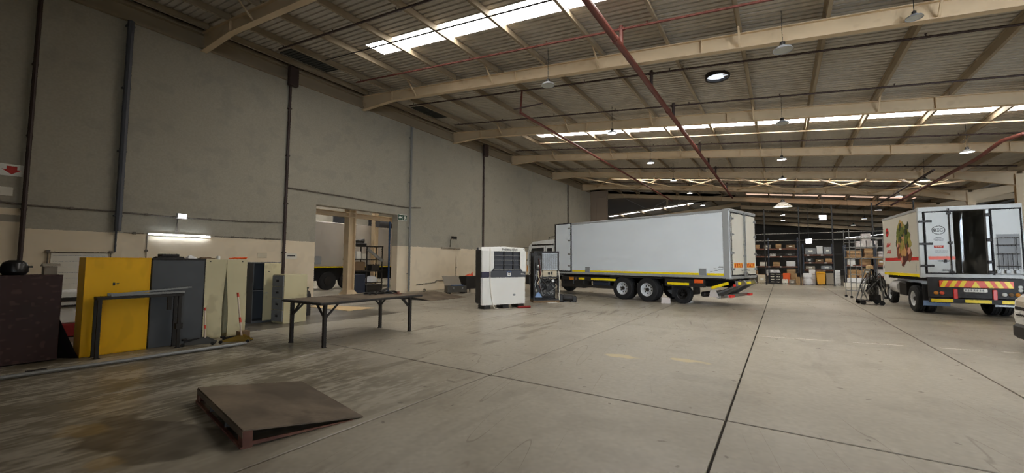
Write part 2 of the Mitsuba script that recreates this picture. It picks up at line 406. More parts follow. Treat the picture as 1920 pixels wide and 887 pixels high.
# stub return at the end of the wall and the dark gable infill beyond
stub = Thing('wall_back', 'plastered brown return at the far end of the tall grey wall', 'wall', kind='structure')
stub.p('panel', box(XW - 0.45, -15.2, 41.25, 41.6, 0, 9.35, 0.02), 'stub_brown', smooth=False)
stub.p('pilaster', box(-16.3, -15.2, 41.17, 41.25, 0, 8.6, 0.01), 'stub_brown', smooth=False)
gable = Thing('wall_gable', 'dark sheeted gable infill over the lower roof at the far end', 'wall', kind='structure')
gx = np.linspace(-17.4, -3.6, 16)
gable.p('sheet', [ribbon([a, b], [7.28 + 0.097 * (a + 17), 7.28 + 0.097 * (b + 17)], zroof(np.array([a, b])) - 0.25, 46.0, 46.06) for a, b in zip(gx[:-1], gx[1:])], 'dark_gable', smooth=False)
for a, b in ((-15.5, -12.5), (-9.5, -11.5), (-7.2, -9.0)):
    gable.p('brace', bar((a, 45.93, zroof(a) - 0.4), (b, 45.93, 7.35 + 0.097 * (b + 17)), 0.06), 'mid_grey', smooth=False)
for k in range(9):
    a = -16.2 + k * 0.95
    gable.p('daylight_slot', quads([[a, 45.99, float(zroof(a)) - 0.46], [a + 0.6, 45.99, float(zroof(a + 0.6)) - 0.46], [a + 0.6, 45.99, float(zroof(a + 0.6)) - 0.34], [a, 45.99, float(zroof(a)) - 0.34]], [[0, 1, 2, 3]]), 'lens_on', smooth=False, emitter=emit(SKY_FAR))
gable.p('post', box(-10.2, -10.0, 45.85, 45.98, 7.9, 9.1), 'purlin_steel', smooth=False)

# outer walls that close the shell
for nm, m, lb in (('wall_right', box(XE, XE + 0.2, Y0, Y1, 0, 10.2), 'grey right-hand wall of the second span'),
                  ('wall_front', cat(box(XW - 0.45, 12.2, Y0 - 0.2, Y0, 0, 10.6), box(25.6, XE, Y0 - 0.2, Y0, 0, 10.6), box(12.2, 25.6, Y0 - 0.2, Y0, 5.5, 10.6)), 'grey wall behind the camera'),
                  ('wall_shade_partition', box(8.9, 9.1, Y0, -5.2, 0, 6.6), 'unseen partition added behind the camera to keep light off the left foreground'),  # added unseen, shades the left foreground from the door light
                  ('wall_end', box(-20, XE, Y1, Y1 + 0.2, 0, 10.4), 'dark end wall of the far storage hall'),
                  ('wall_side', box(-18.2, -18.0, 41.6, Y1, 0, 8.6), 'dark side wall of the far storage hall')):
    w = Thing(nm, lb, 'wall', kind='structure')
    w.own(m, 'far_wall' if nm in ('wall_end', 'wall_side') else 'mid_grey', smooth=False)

# two unseen doors with glowing panes, added behind the camera for light from there
for n, xa in ((1, 12.2), (2, 18.9)):
    t = Thing('door_%d' % n, 'unseen door with glowing panes added behind the camera as a light source', 'door', kind='structure')
    t.p('frame', [box(xa, xa + 6.7, Y0 - 0.12, Y0 - 0.02, 5.36, 5.5), box(xa, xa + 6.7, Y0 - 0.12, Y0 - 0.02, 0, 0.25)] + [box(xa + k * 1.64, xa + k * 1.64 + 0.14, Y0 - 0.12, Y0 - 0.02, 0.25, 5.36) for k in range(5)] + [box(xa, xa + 6.7, Y0 - 0.12, Y0 - 0.03, z - 0.05, z + 0.05) for z in (1.9, 3.6)], 'dark_grey_steel', smooth=False)
    for k in range(4):
        a = xa + k * 1.64 + 0.14; b = a + 1.5
        t.p('pane', quads([[a, Y0 - 0.08, 0.25], [b, Y0 - 0.08, 0.25], [b, Y0 - 0.08, 5.36], [a, Y0 - 0.08, 5.36]], [[0, 3, 2, 1]]), 'lens_on', smooth=False, emitter=emit(ADDED_DOOR_L))

# roof: ribbed sheets, purlins and rooflights
ceiling = Thing('ceiling', 'ribbed grey metal roof sheets on long steel purlins', 'ceiling', kind='structure')
LX0, LX1 = -12.35, 9.2
STRIPS = {9.42: (LX0, LX1, SKY_L), 21.55: (LX0, LX1, SKY_L), 34.75: (LX0, LX1, SKY_L), 45.0: (-2.6, LX1, SKY_AMBER), 70.0: (1.2, 8.5, SKY_FAR)}
LIGHT_Y = list(STRIPS)
def rib_profile(y0, y1, n):
    """corrugated section across y: list of (y, dz)"""
    p, w = [], (y1 - y0) / n
    for k in range(n):
        a = y0 + k * w
        p += [(a, 0), (a + 0.62 * w, 0), (a + 0.70 * w, 0.036), (a + 0.92 * w, 0.036)]
    return p + [(y1, 0)]
def sheet(xa, xb, y0, y1, n, up=0.0, thick=0.012, slope=None):
    zf = zroof if slope is None else slope
    pr = np.array(rib_profile(y0, y1, n)); k = len(pr)
    rows = []
    for dz in (0.0, thick):
        for x in (xa, xb):
            rows.append(np.stack([np.full(k, x), pr[:, 0], float(zf(x)) + up + pr[:, 1] + dz], 1))
    v = np.vstack(rows); q = []
    for i in range(k - 1):
        q += [[i, i + 1, k + i + 1, k + i], [2 * k + i + 1, 2 * k + i, 3 * k + i, 3 * k + i + 1]]
    return quads(v, q)
PX = [-16.6, -14.95, -12.95, -10.9, -8.8, -6.75, -4.65, -2.62, -0.75, 1.12, 2.98, 4.85, 6.7, 8.6, 10.2]
W = 0.83
edges = [Y0]
lights = {}
for ly in LIGHT_Y + [Y1 + 0.4]:
    a = edges[-1]; b = ly - W / 2
    n = max(1, round((b - a) / (W if ly < 50 else 3.3)))
    edges += list(np.linspace(a, b, n + 1)[1:])
    if ly in LIGHT_Y:
        lights[len(edges) - 1] = ly
        edges.append(ly + W / 2)
skylight = None
for i in range(len(edges) - 1):
    a, b = edges[i] + 0.004, edges[i + 1] - 0.004
    n = 4 if b - a < 1.2 else 14
    xl = XW - 0.3 if b < 46 else -4.0
    if i in lights:
        x0, x1, rad = STRIPS[lights[i]]
        ceiling.p('sheet', sheet(xl, x0, a, b, n), 'roof_sheet', smooth=False)
        ceiling.p('sheet', sheet(x1, XV, a, b, n), 'roof_sheet', smooth=False)
        where = {9.42: 'nearest rooflight strip, over the space in front of the long truck', 21.55: 'long bright rooflight strip in the middle of the roof', 34.75: 'thin rooflight strip over the crossed roof braces',
                 45.0: 'thin yellowed rooflight strip past the crossed braces', 70.0: 'farthest rooflight strip, just above the dark end wall'}[lights[i]]
        t = Thing('rooflight', where, 'skylight', group='rooflight strips')
        xs = [x0] + [x for x in PX if x0 + 0.3 < x < x1 - 0.3] + [x1]
        for xa, xb in zip(xs[:-1], xs[1:]):
            pr = rib_profile(a, b, n)
            v = np.vstack([[[x, y, float(zroof(x)) + dz] for y, dz in pr] for x in (xa + 0.01, xb - 0.01)]); kk = len(pr)
            pane = quads(v, [[c, kk + c, kk + c + 1, c + 1] for c in range(kk - 1)])
            if np.cross(pane.v[pane.f[0][1]] - pane.v[pane.f[0][0]], pane.v[pane.f[0][2]] - pane.v[pane.f[0][0]])[2] > 0: pane = M(pane.v, pane.f[:, ::-1])
            t.p('pane', pane, 'lens_on', smooth=False, emitter=emit(rad))
    else:
        ceiling.p('sheet', sheet(xl, XV, a, b, n), 'roof_sheet', smooth=False)
# second span, rising away from the valley
e2 = np.linspace(Y0, Y1, 41)
for a, b in zip(e2[:-1], e2[1:]):
    ceiling.p('sheet', sheet(XV, XE, a + 0.004, b - 0.004, 8), 'roof_sheet', smooth=False)
ceiling.p('valley_gutter', box(XV - 0.35, XV + 0.35, Y0, Y1, 6.62, 6.66), 'purlin_steel', smooth=False)
def lowslope(x): return 7.45 + 0.097 * (np.asarray(x, float) + 17.0)
# far hall: its left slope runs down to the left
e3 = np.linspace(46.1, Y1, 10)
for a, b in zip(e3[:-1], e3[1:]):
    if a < 48.7 < b:
        ceiling.p('sheet', sheet(-18.0, -3.6, a, 48.2, 6, slope=lowslope), 'roof_sheet', smooth=False)
        ceiling.p('sheet', sheet(-18.0, -3.6, 49.2, b, 6, slope=lowslope), 'roof_sheet', smooth=False)
    else:
        ceiling.p('sheet', sheet(-18.0, -3.6, a, b, 12, slope=lowslope), 'roof_sheet', smooth=False)
t = Thing('rooflight', 'sloping rooflight strip low over the front of the long truck', 'skylight', group='rooflight strips')
for k in range(6):
    xa, xb = -17.6 + k * 1.62, -17.6 + k * 1.62 + 1.5
    v = [[xa, 48.25, lowslope(xa)], [xb, 48.25, lowslope(xb)], [xb, 49.15, lowslope(xb)], [xa, 49.15, lowslope(xa)]]
    t.p('pane', quads(v, [[0, 3, 2, 1]]), 'lens_on', smooth=False, emitter=emit(SKY_FAR))
for k, x in enumerate(PX):
    for a, b in zip(FRAMES[:-1], FRAMES[1:]):
        z = float(ztop(x))
        ceiling.p('purlin', [box(x - 0.012, x + 0.012, a + 0.02, b - 0.02, z + 0.02, z + 0.24), box(x - 0.012, x + 0.07, a + 0.02, b - 0.02, z + 0.005, z + 0.02), box(x - 0.07, x + 0.012, a + 0.02, b - 0.02, z + 0.22, z + 0.235)], 'purlin_steel', smooth=False)
    if x > -3.6:
        ceiling.p('purlin', box(x - 0.03, x + 0.03, 45.7, Y1, z + 0.02, z + 0.24), 'purlin_steel', smooth=False)
for x in (-16, -13.5, -11, -8.5, -6):
    z = float(lowslope(x))
    ceiling.p('purlin', box(x - 0.03, x + 0.03, 46.1, Y1, z - 0.22, z - 0.01), 'purlin_steel', smooth=False)
for x in (12.5, 14.6, 16.7, 18.8, 21, 23.5, 26):
    z = float(ztop(x))
    ceiling.p('purlin', box(x - 0.03, x + 0.03, Y0, Y1, z + 0.02, z + 0.24), 'purlin_steel', smooth=False)
# flashing angle along the rooflights
for ly in LIGHT_Y[1:3]:
    for dy in (0.78,):
        xs = np.array([LX0 - 0.3, LX1])
        ceiling.p('flashing', ribbon(xs, zroof(xs) - 0.30, zroof(xs) - 0.25, ly + dy, ly + dy + 0.06), 'cream_steel', smooth=False)
# dark ventilation grilles in the lowest bays by the wall
for y0, y1 in ((8.0, 10.0), (14.9, 16.8)):
    for k in range(2):
        ya, yb = y0 + k * (y1 - y0) / 2 + 0.03, y0 + (k + 1) * (y1 - y0) / 2 - 0.03
        xs = np.array([-16.4, -15.15])
        g = [ribbon(xs, zroof(xs) - 0.03, zroof(xs) - 0.01, ya, yb)]
        g += [ribbon(xs, zroof(xs) - 0.06, zroof(xs) - 0.03, ya + c * (yb - ya) / 6, ya + c * (yb - ya) / 6 + 0.025) for c in range(7)]
        ceiling.p('vent_grille', g, 'vent_mesh', smooth=False)

# portal rafters
WHERE = {5.7: 'nearest cream rafter, crossing the dark top left corner', 12.35: 'large cream rafter, second from the near end, above the doorway', 19.0: 'third cream rafter, just before the long rooflight strip',
         25.65: 'fourth cream rafter, just behind the long rooflight strip', 32.3: 'fifth cream rafter, in front of the crossed braces', 38.95: 'sixth cream rafter, behind the crossed braces', 45.6: 'seventh cream rafter, above the store racking', -0.95: 'cream rafter above the camera'}
for y in FRAMES:
    t = Thing('roof_beam', WHERE[y], 'beam', kind='structure', group='cream portal rafters')
    xs = np.array([XW + 0.02, -14.8, -12.0, 8.2, XV - 0.1])
    lo = zlow(xs) + np.array([-0.28, -0.02, 0, 0, -0.32]); hi = ztop(xs)
    t.p('web', [ribbon(xs, lo + 0.02, hi - 0.02, y - 0.012, y + 0.012)], 'cream_steel', smooth=False)
    t.p('bottom_flange', ribbon(xs, lo, lo + 0.024, y - 0.10, y + 0.10), 'cream_steel', smooth=False)
    t.p('top_flange', ribbon(xs, hi - 0.024, hi, y - 0.10, y + 0.10), 'cream_steel', smooth=False)
    for x in (-14.8, -8.0, -1.7, 4.5, 8.2):
        a, b = float(np.interp(x, xs, lo)), float(ztop(x))
        t.p('stiffener', box(x - 0.008, x + 0.008, y - 0.09, y + 0.09, a + 0.024, b - 0.024), 'cream_steel', smooth=False)
    for x in (-13.2, -9.0, -4.75, -0.75, 3.05, 6.85):
        z = float(zlow(x))
        t.p('fly_brace', bar((x, y - 0.06, z + 0.04), (x, y - 0.62, z + 0.62), 0.045, 0.045), 'cream_steel', smooth=False)
    xs2 = np.array([XV + 0.1, 13.0, XE]); lo2 = zlow(xs2) + np.array([-0.32, 0, 0]); hi2 = ztop(xs2)
    t.p('web', ribbon(xs2, lo2, hi2, y - 0.012, y + 0.012), 'cream_steel', smooth=False)
    t.p('bottom_flange', ribbon(xs2, lo2, lo2 + 0.024, y - 0.1, y + 0.1), 'cream_steel', smooth=False)
    c = Thing('column', 'cream steel valley column ' + {5.7: 'outside the right edge', 12.35: 'beyond the right edge', 19.0: 'right of the delivery truck', 25.65: 'behind the delivery truck by the right edge', 32.3: 'at the right edge under the fifth rafter', 38.95: 'above the roof of the delivery truck', 45.6: 'far behind the delivery truck', -0.95: 'behind the camera'}[y], 'column', kind='structure')
    zt = float(zlow(XV)) - 0.3
    c.own([box(XV - 0.19, XV + 0.19, y - 0.14, y - 0.12, 0, zt + 0.6), box(XV - 0.19, XV + 0.19, y + 0.12, y + 0.14, 0, zt + 0.6), box(XV - 0.012, XV + 0.012, y - 0.12, y + 0.12, 0, zt + 0.6), box(XV - 0.26, XV + 0.26, y - 0.2, y + 0.2, 0, 0.03),
           box(XV - 0.22, XV + 0.22, y - 0.15, y + 0.15, zt - 0.03, zt)], 'cream_steel', smooth=False)

# rafters of the far hall
for y in (52.3, 59.0, 65.6, 72.3):
    t = Thing('roof_beam', 'dim rafter of the far storage hall', 'beam', kind='structure', group='far hall rafters')
    xs = np.array([-17.9, -3.6]); t.p('web', ribbon(xs, lowslope(xs) - 0.62, lowslope(xs) - 0.2, y - 0.08, y + 0.08), 'cream_steel', smooth=False)
    xs = np.array([-3.6, XV]); t.p('web', ribbon(xs, zlow(xs), ztop(xs), y - 0.08, y + 0.08), 'cream_steel', smooth=False)

# crossed braces between the fifth and sixth rafters
for k, xc in enumerate((-13.3, -9.2, -5.2, -0.9, 3.6, 7.6)):
    t = Thing('roof_brace', 'crossed cream roof brace, number %s from the wall' % ('one', 'two', 'three', 'four', 'five', 'six')[k], 'brace', group='crossed roof braces')
    for s in (-1, 1):
        xa, xb = xc - s * 2.0, xc + s * 2.0
        t.p('rod', bar((xa, 32.42, float(zlow(xa)) + 0.13), (xb, 38.83, float(zlow(xb)) + 0.13), 0.09, 0.09), 'cream_steel', smooth=False)

# ---------------------------------------------------------------- pipes under the roof
PB = lambda x: 7.71 - SL * x
BR = [(7.45, -15.3, 9.9, 'pipe_dark', 'nearest sprinkler branch pipe at the top'), (10.75, -15.3, 9.9, 'pipe_red', 'red sprinkler branch pipe before the second rafter'), (13.9, -15.4, 9.9, 'pipe_dark', 'dark sprinkler branch pipe just past the second rafter'),
      (17.3, -15.4, 9.9, 'pipe_dark', 'dark sprinkler branch pipe before the third rafter'), (23.8, -15.4, 9.9, 'pipe_dark', 'sprinkler branch pipe before the fourth rafter'), (30.3, -15.8, 9.9, 'pipe_dark', 'sprinkler branch pipe before the fifth rafter'),
      (27.1, -15.6, 9.9, 'pipe_dark', 'sprinkler branch pipe under the fourth rafter bay'), (37.0, -15.6, 9.9, 'pipe_dark', 'sprinkler branch pipe behind the crossed braces')]
MX, MZ = -3.5, 7.6
for y, xa, xb, mt, lb in BR:
    t = Thing('sprinkler_pipe', lb, 'pipe', group='sprinkler branch pipes')
    t.p('run', tube([(xa, y, PB(xa)), (xb, y, PB(xb))], 0.032), mt)
    t.p('riser', [tube([(MX, y, MZ + 0.09), (MX, y, PB(MX) + 0.10)], 0.055), tube([(MX - 0.1, y, PB(MX) + 0.012), (MX + 0.1, y, PB(MX) - 0.012)], 0.05)], mt)
    for x in np.arange(xa + 0.3, xb, 3.05):
        t.p('sprinkler_head', [tube([(x, y, PB(x)), (x, y, PB(x) + 0.08)], 0.014, 6), lathe([(0, 0.075), (0.03, 0.075), (0.03, 0.085), (0, 0.085)], 8, c=(x, y, PB(x)))], mt)
one('sprinkler_main', 'thick red sprinkler main running down the hall under the rafters', 'pipe', [tube([(MX, Y0, MZ), (MX, 41.5, MZ)], 0.085, 12)] + [tube([(MX, y, MZ), (MX, y + 0.16, MZ)], 0.105, 12) for y in (4.2, 10.2, 16.3, 22.3, 28.4, 34.5)], 'pipe_red')
one('sprinkler_main', 'thinner dark red sprinkler main nearer the grey wall', 'pipe', [tube([(-8.65, 13.7, 7.72), (-8.65, 41.5, 7.72)], 0.055, 10), tube([(-8.65, 13.7, 7.72), (-8.65, 13.8, PB(-8.65) - 0.05)], 0.04)], 'pipe_red')
one('sprinkler_pipe', 'short dark pipe end beside the thinner sprinkler main', 'pipe', tube([(-8.7, 13.3, 7.75), (-7.4, 13.3, 7.72)], 0.03), 'pipe_dark', 'sprinkler branch pipes')
one('sprinkler_main', 'bent red pipe coming in from the right above the delivery truck', 'pipe', tube([(12.0, 22.0, 6.45), (8.2, 22.0, 6.4), (7.4, 22.1, 6.36), (7.05, 22.6, 6.3), (6.9, 23.6, 6.1), (7.0, 25.0, 6.1), (7.05, 41.0, 6.1)], 0.07, 10), 'pipe_red')
one('sprinkler_main', 'straight dark pipe beside the bent red pipe', 'pipe', tube([(6.2, 27.0, 6.15), (6.2, 41.0, 6.15)], 0.055, 8), 'pipe_dark')
one('cable_tray', 'thin wire strung along the nearest rooflight', 'wire', tube([(-14.4, 8.75, PB(-14.4)), (9.5, 8.75, PB(9.5))], 0.018, 6), 'cable_black')

# ---------------------------------------------------------------- high bay lamps
def high_bay(x, y, z, lit, label, big=1.0):
    t = Thing('high_bay_lamp', label, 'lamp', (x, y, z), group='high bay lamps')
    s = big
    t.p('shade', lathe([(0.04 * s, 0.13 * s), (0.09 * s, 0.12 * s), (0.12 * s, 0.08 * s), (0.20 * s, 0.05 * s), (0.22 * s, 0.0), (0.21 * s, 0.0), (0.18 * s, 0.03 * s), (0.04 * s, 0.06 * s)], 20), 'mid_grey' if lit else 'print_grey')
    t.p('driver', lathe([(0, 0.22 * s), (0.05 * s, 0.22 * s), (0.06 * s, 0.20 * s), (0.06 * s, 0.13 * s), (0, 0.13 * s)], 12), 'black_steel')
    t.p('lens', disc((0, 0, 0.008), 0.205 * s, (0, 0, -1)), 'lens_on' if lit else 'lens_off', **({'emitter': emit(BAY_L)} if lit else {}))
    h = float(zroof(x)) - z if y < 46 or x > -3.6 else float(lowslope(x)) - z
    t.p('cord', tube([(0, 0, 0.22 * s), (0, 0, h)], 0.008, 6), 'cable_black')
for x, y, z, lit, lb in [
    (-6.25, 11.6, 7.5, False, 'unlit high bay lamp under the second rafter, left of the red main'), (-6.2, 17.6, 7.5, True, 'lit high bay lamp hanging across the long rooflight strip'), (-6.2, 24.1, 7.5, True, 'lit high bay lamp under the fourth rafter, left of the red main'),
    (-6.2, 30.2, 7.5, True, 'lit high bay lamp before the crossed braces, left of the red main'), (-6.2, 36.5, 7.5, True, 'lit high bay lamp above the roof of the long truck'),
    (0.2, 12.0, 7.0, False, 'unlit high bay lamp under the second rafter, right of the red main'), (0.2, 18.4, 7.0, False, 'unlit high bay lamp against the long rooflight strip'), (0.2, 24.9, 7.0, True, 'lit high bay lamp in the middle of the hall behind the fourth rafter'),
    (0.25, 30.7, 7.0, True, 'lit high bay lamp among the crossed braces'), (2.62, 12.1, 7.08, False, 'unlit round lamp under the second rafter towards the right'),
    (6.3, 23.2, 6.1, True, 'brightest high bay lamp, beside the bent red pipe'), (6.5, 29.9, 6.1, True, 'lit high bay lamp at the right end of the crossed braces'), (6.6, 36.2, 6.1, True, 'lit high bay lamp left of the delivery truck roof'),
    (-6.2, 43.2, 7.3, True, 'small lit lamp over the rear corner of the long truck'), (0.3, 49.5, 6.6, True, 'small far lamp straight under the domed lamp'), (0.35, 56.0, 6.6, True, 'second far lamp under the domed lamp'),
    (6.6, 43.0, 5.95, True, 'far lit lamp, nearest of the three over the cartons'), (6.6, 49.5, 5.85, True, 'far lit lamp, middle of the three over the cartons'), (6.6, 56.5, 5.8, True, 'far lit lamp, last of the three over the cartons')]:
    high_bay(x, y, z, lit, lb, 0.7 if x == 2.62 else 1.0)
t = Thing('dome_lamp', 'wide glass dome lamp hanging in front of the store racking', 'lamp', (0.25, 37.2, 6.0), group=None)
t.p('globe', lathe([(0.16, 0.36), (0.30, 0.30), (0.46, 0.14), (0.66, 0.0), (0.64, -0.01), (0.44, 0.10), (0.14, 0.30)], 24), 'offwhite')
t.p('lens', disc((0, 0, 0.02), 0.60, (0, 0, -1), 24), 'lens_on', emitter=emit([3.0, 3.6, 2.7]))
t.p('driver', lathe([(0, 0.56), (0.13, 0.54), (0.15, 0.36), (0, 0.34)], 14), 'black_steel')
t.p('cord', tube([(0, 0, 0.5), (0, 0, float(zroof(0.25)) - 6.0)], 0.01, 6), 'cable_black')
for x, y, z, lb in ((3.2, 45.0, 5.75, 'square white floodlight above the wire fence'), (2.4, 50.5, 3.95, 'square white floodlight low against the dark end wall')):
    t = Thing('floodlight', lb, 'lamp', (x, y, z))
    t.p('housing', [box(-0.28, 0.28, -0.02, 0.12, -0.25, 0.25, 0.02), box(-0.02, 0.02, 0.06, 0.1, 0.2, float(zroof(x)) - z - 0.01)], 'mid_grey')
    t.p('lens', quads([[-0.25, -0.03, -0.22], [0.25, -0.03, -0.22], [0.25, -0.03, 0.22], [-0.25, -0.03, 0.22]], [[0, 1, 2, 3]]), 'lens_on', smooth=False, emitter=emit([7, 7, 7.5]))
# round roof ventilator, its open throat full of sky
t = Thing('roof_ventilator', 'round roof ventilator throat with pale blue sky in it', 'ventilator', (-1.66, 15.55, float(zroof(-1.66))))
t.p('collar', lathe([(0.34, 0.10), (0.34, -0.10), (0.39, -0.12), (0.39, 0.10)], 28), 'black_steel')
t.p('cap', disc((0, 0, -0.02), 0.34, (0, 0, -1), 28), 'lens_on', emitter=emit([0.62, 0.72, 0.86]))

# ================================================================ FITTINGS ON THE WALL
def wx(d): return XW + d + 0.003
one('downpipe', 'dark downpipe on the grey wall at the left edge, beside the red arrow sign', 'pipe', [tube([(wx(0.115), 1.86, 0.2), (wx(0.115), 1.86, 9.17)], 0.05), *[box(wx(0), wx(0.12), 1.80, 1.92, z, z + 0.04) for z in (1, 3, 5, 7, 9)]], 'pipe_dark')
one('downpipe', 'wide dark downpipe left of the bright wall lamp', 'pipe', [tube([(wx(0.15), 3.72, 2.55), (wx(0.15), 3.72, 9.17)], 0.085), *[box(wx(0), wx(0.18), 3.62, 3.82, z, z + 0.04) for z in (3, 5, 7, 9)], tube([(wx(0.04), 3.72, 1.9), (wx(0.04), 3.72, 2.56)], 0.025)], 'slate_grey')
one('downpipe', 'dark downpipe left of the doorway with a box at its head', 'pipe', [tube([(wx(0.07), 8.77, 1.0), (wx(0.07), 8.77, 9.0)], 0.055), box(wx(0.115), wx(0.33), 8.6, 8.98, 8.95, 9.75, 0.02), *[box(wx(0), wx(0.13), 8.7, 8.84, z, z + 0.04) for z in (2, 4, 6, 8)]], 'pipe_dark')
one('downpipe', 'dark downpipe behind the white refrigeration unit with a box at its head', 'pipe', [tube([(wx(0.07), 22.11, 0.3), (wx(0.07), 22.11, 9.0)], 0.055), box(wx(0.115), wx(0.33), 21.9, 22.32, 8.95, 9.75, 0.02)], 'pipe_dark')
one('downpipe', 'thin downpipe on the far end of the grey wall above the long truck', 'pipe', tube([(wx(0.07), 35.45, 0.3), (wx(0.07), 35.45, 9.17)], 0.05), 'pipe_dark')
one('downpipe', 'pale downpipe right of the exit sign', 'pipe', [tube([(wx(0.14), 15.44, 0.05), (wx(0.14), 15.44, 9.1)], 0.06)] + [box(wx(0), wx(0.16), 15.38, 15.5, z, z + 0.04) for z in (1, 3.5, 6, 8.5)], 'mid_grey')
def conduit(lb, pts, r=0.022, m='conduit'):
    m3 = [tube(pts, r, 8)]
    for a, b in zip(pts[:-1], pts[1:]):
        n = max(1, int(np.linalg.norm(np.subtract(b, a)) / 1.1))
        for k in range(n):
            c = np.asarray(a) + (np.subtract(b, a)) * (k + 0.5) / n
            m3.append(cbox(c[0] + 0.004, c[1], c[2], min(0.05, 2 * (c[0] + 0.002 - XW)), 0.07, 0.07))
    return one('conduit', lb, 'conduit', m3, m)
conduit('long thin conduit crossing the wall behind the bright wall lamp', [(wx(0.03), 1.0, 3.2), (wx(0.03), 1.9, 3.14), (wx(0.03), 3.6, 3.15), (wx(0.03), 5.2, 3.12), (wx(0.03), 7.1, 3.15), (wx(0.03), 8.7, 3.23)])
conduit('conduit running over the doorway', [(wx(0.03), 8.85, 4.70), (wx(0.03), 12.0, 4.68), (wx(0.03), 14.0, 4.62), (wx(0.03), 15.4, 4.62), (wx(0.03), 16.3, 4.72)], 0.03)
conduit('conduit low on the cream wall behind the grey tool case', [(wx(0.03), 16.1, 0.38), (wx(0.03), 17.6, 0.46), (wx(0.03), 17.65, 0.56), (wx(0.03), 19.2, 0.52), (wx(0.03), 20.6, 0.55), (wx(0.03), 22.0, 0.55)])
conduit('thin cable along the top of the cream paint by the fluorescent tube', [(wx(0.02), 6.32, 2.54), (wx(0.02), 8.65, 2.55)], 0.012)
conduit('short thin cable left of the fluorescent tube', [(wx(0.02), 3.9, 2.52), (wx(0.02), 4.38, 2.52)], 0.012)
conduit('thin cable dropping from the fluorescent tube to the cabinets', [(wx(0.02), 4.46, 2.45), (wx(0.02), 4.46, 1.5)], 0.012)
conduit('thin cable on the cream wall above the grey tool case', [(wx(0.02), 19.42, 2.05), (wx(0.02), 19.42, 0.6)], 0.014)
# framed board behind the brown steel crate
t = Thing('whiteboard', 'wide pale board framed with thin dark pipe on the wall behind the brown crate', 'whiteboard')
t.p('panel', box(wx(0.0), wx(0.03), 2.42, 3.57, 0.75, 1.86), 'offwhite')
t.p('frame', [tube([(wx(0.04), 2.36, 0.7), (wx(0.04), 2.36, 1.88), (wx(0.04), 3.63, 1.88), (wx(0.04), 3.63, 0.7)], 0.02), cbox(wx(0.04), 2.36, 1.9, 0.06, 0.08, 0.08), cbox(wx(0.04), 3.63, 1.9, 0.06, 0.08, 0.08)], 'conduit')
t.p('rule', [box(wx(0.03), wx(0.034), 2.45, 3.55, z, z + 0.008) for z in (0.98, 1.14, 1.3, 1.46, 1.62, 1.78)], 'print_grey')
# signs
t = Thing('sign', 'white hose reel sign with red down arrow at the left edge of the wall', 'sign')
t.p('plate', [box(wx(0.005), wx(0.02), 0.8, 1.36, 3.9, 4.2), box(wx(0.005), wx(0.02), 1.39, 1.81, 3.88, 4.19)], 'sign_white')
t.p('arrow', prism([(1.52, 4.14), (1.70, 4.14), (1.70, 4.05), (1.78, 4.05), (1.61, 3.92), (1.44, 4.05), (1.52, 4.05)], wx(0.02), wx(0.024), 'yz'), 'sign_red')
t.p('pictogram', [box(wx(0.02), wx(0.024), 0.95, 1.02, 3.96, 4.14), box(wx(0.02), wx(0.024), 1.07, 1.22, 3.96, 4.06)], 'sign_red')
one('sign', 'small pale notice low on the wall at the left edge', 'sign', [box(wx(0), wx(0.015), 1.2, 1.66, 3.35, 3.58), box(wx(0.015), wx(0.018), 1.28, 1.58, 3.44, 3.47)], 'offwhite')
t = Thing('exit_sign', 'green exit sign with arrow and running man beside the doorway', 'sign')
t.p('plate', box(wx(0.005), wx(0.02), 14.690, 15.330, 3.88, 4.2, 0.004), 'sign_white')
t.p('field', [box(wx(0.02), wx(0.024), 14.710, 15.000, 3.9, 4.18), box(wx(0.02), wx(0.024), 15.020, 15.310, 3.9, 4.18)], 'exit_green')
ar = [(14.750, 4.04), (14.850, 4.14), (14.850, 4.075), (14.960, 4.075), (14.960, 4.005), (14.850, 4.005), (14.850, 3.94)]
t.p('arrow', prism(ar, wx(0.024), wx(0.028), 'yz'), 'sign_white')
t.p('running_man', [disc((wx(0.026), 15.190, 4.135), 0.022, (1, 0, 0), 10), prism([(15.130, 4.11), (15.210, 4.10), (15.230, 4.02), (15.270, 3.98), (15.260, 3.96), (15.190, 4.0), (15.160, 3.92), (15.120, 3.92), (15.140, 4.02), (15.080, 4.02), (15.080, 4.04), (15.140, 4.06)], wx(0.024), wx(0.028), 'yz')], 'sign_white')
one('sign', 'outlined beige notice on the wall above the open grey cupboard', 'sign', [box(wx(0), wx(0.012), 7.80, 8.14, 1.79, 1.97), box(wx(0.012), wx(0.015), 7.8, 8.14, 1.96, 1.98), box(wx(0.012), wx(0.015), 7.8, 8.14, 1.78, 1.8), box(wx(0.012), wx(0.015), 7.8, 7.82, 1.78, 1.98), box(wx(0.012), wx(0.015), 8.12, 8.14, 1.78, 1.98)], 'cloth_beige')
t = Thing('sign', 'pale notice with one dark printed line above the filing cabinet', 'sign')
t.p('plate', box(wx(0), wx(0.012), 8.88, 9.34, 1.76, 1.99), 'offwhite'); t.p('print', box(wx(0.012), wx(0.016), 8.95, 9.27, 1.86, 1.91), 'print_black')
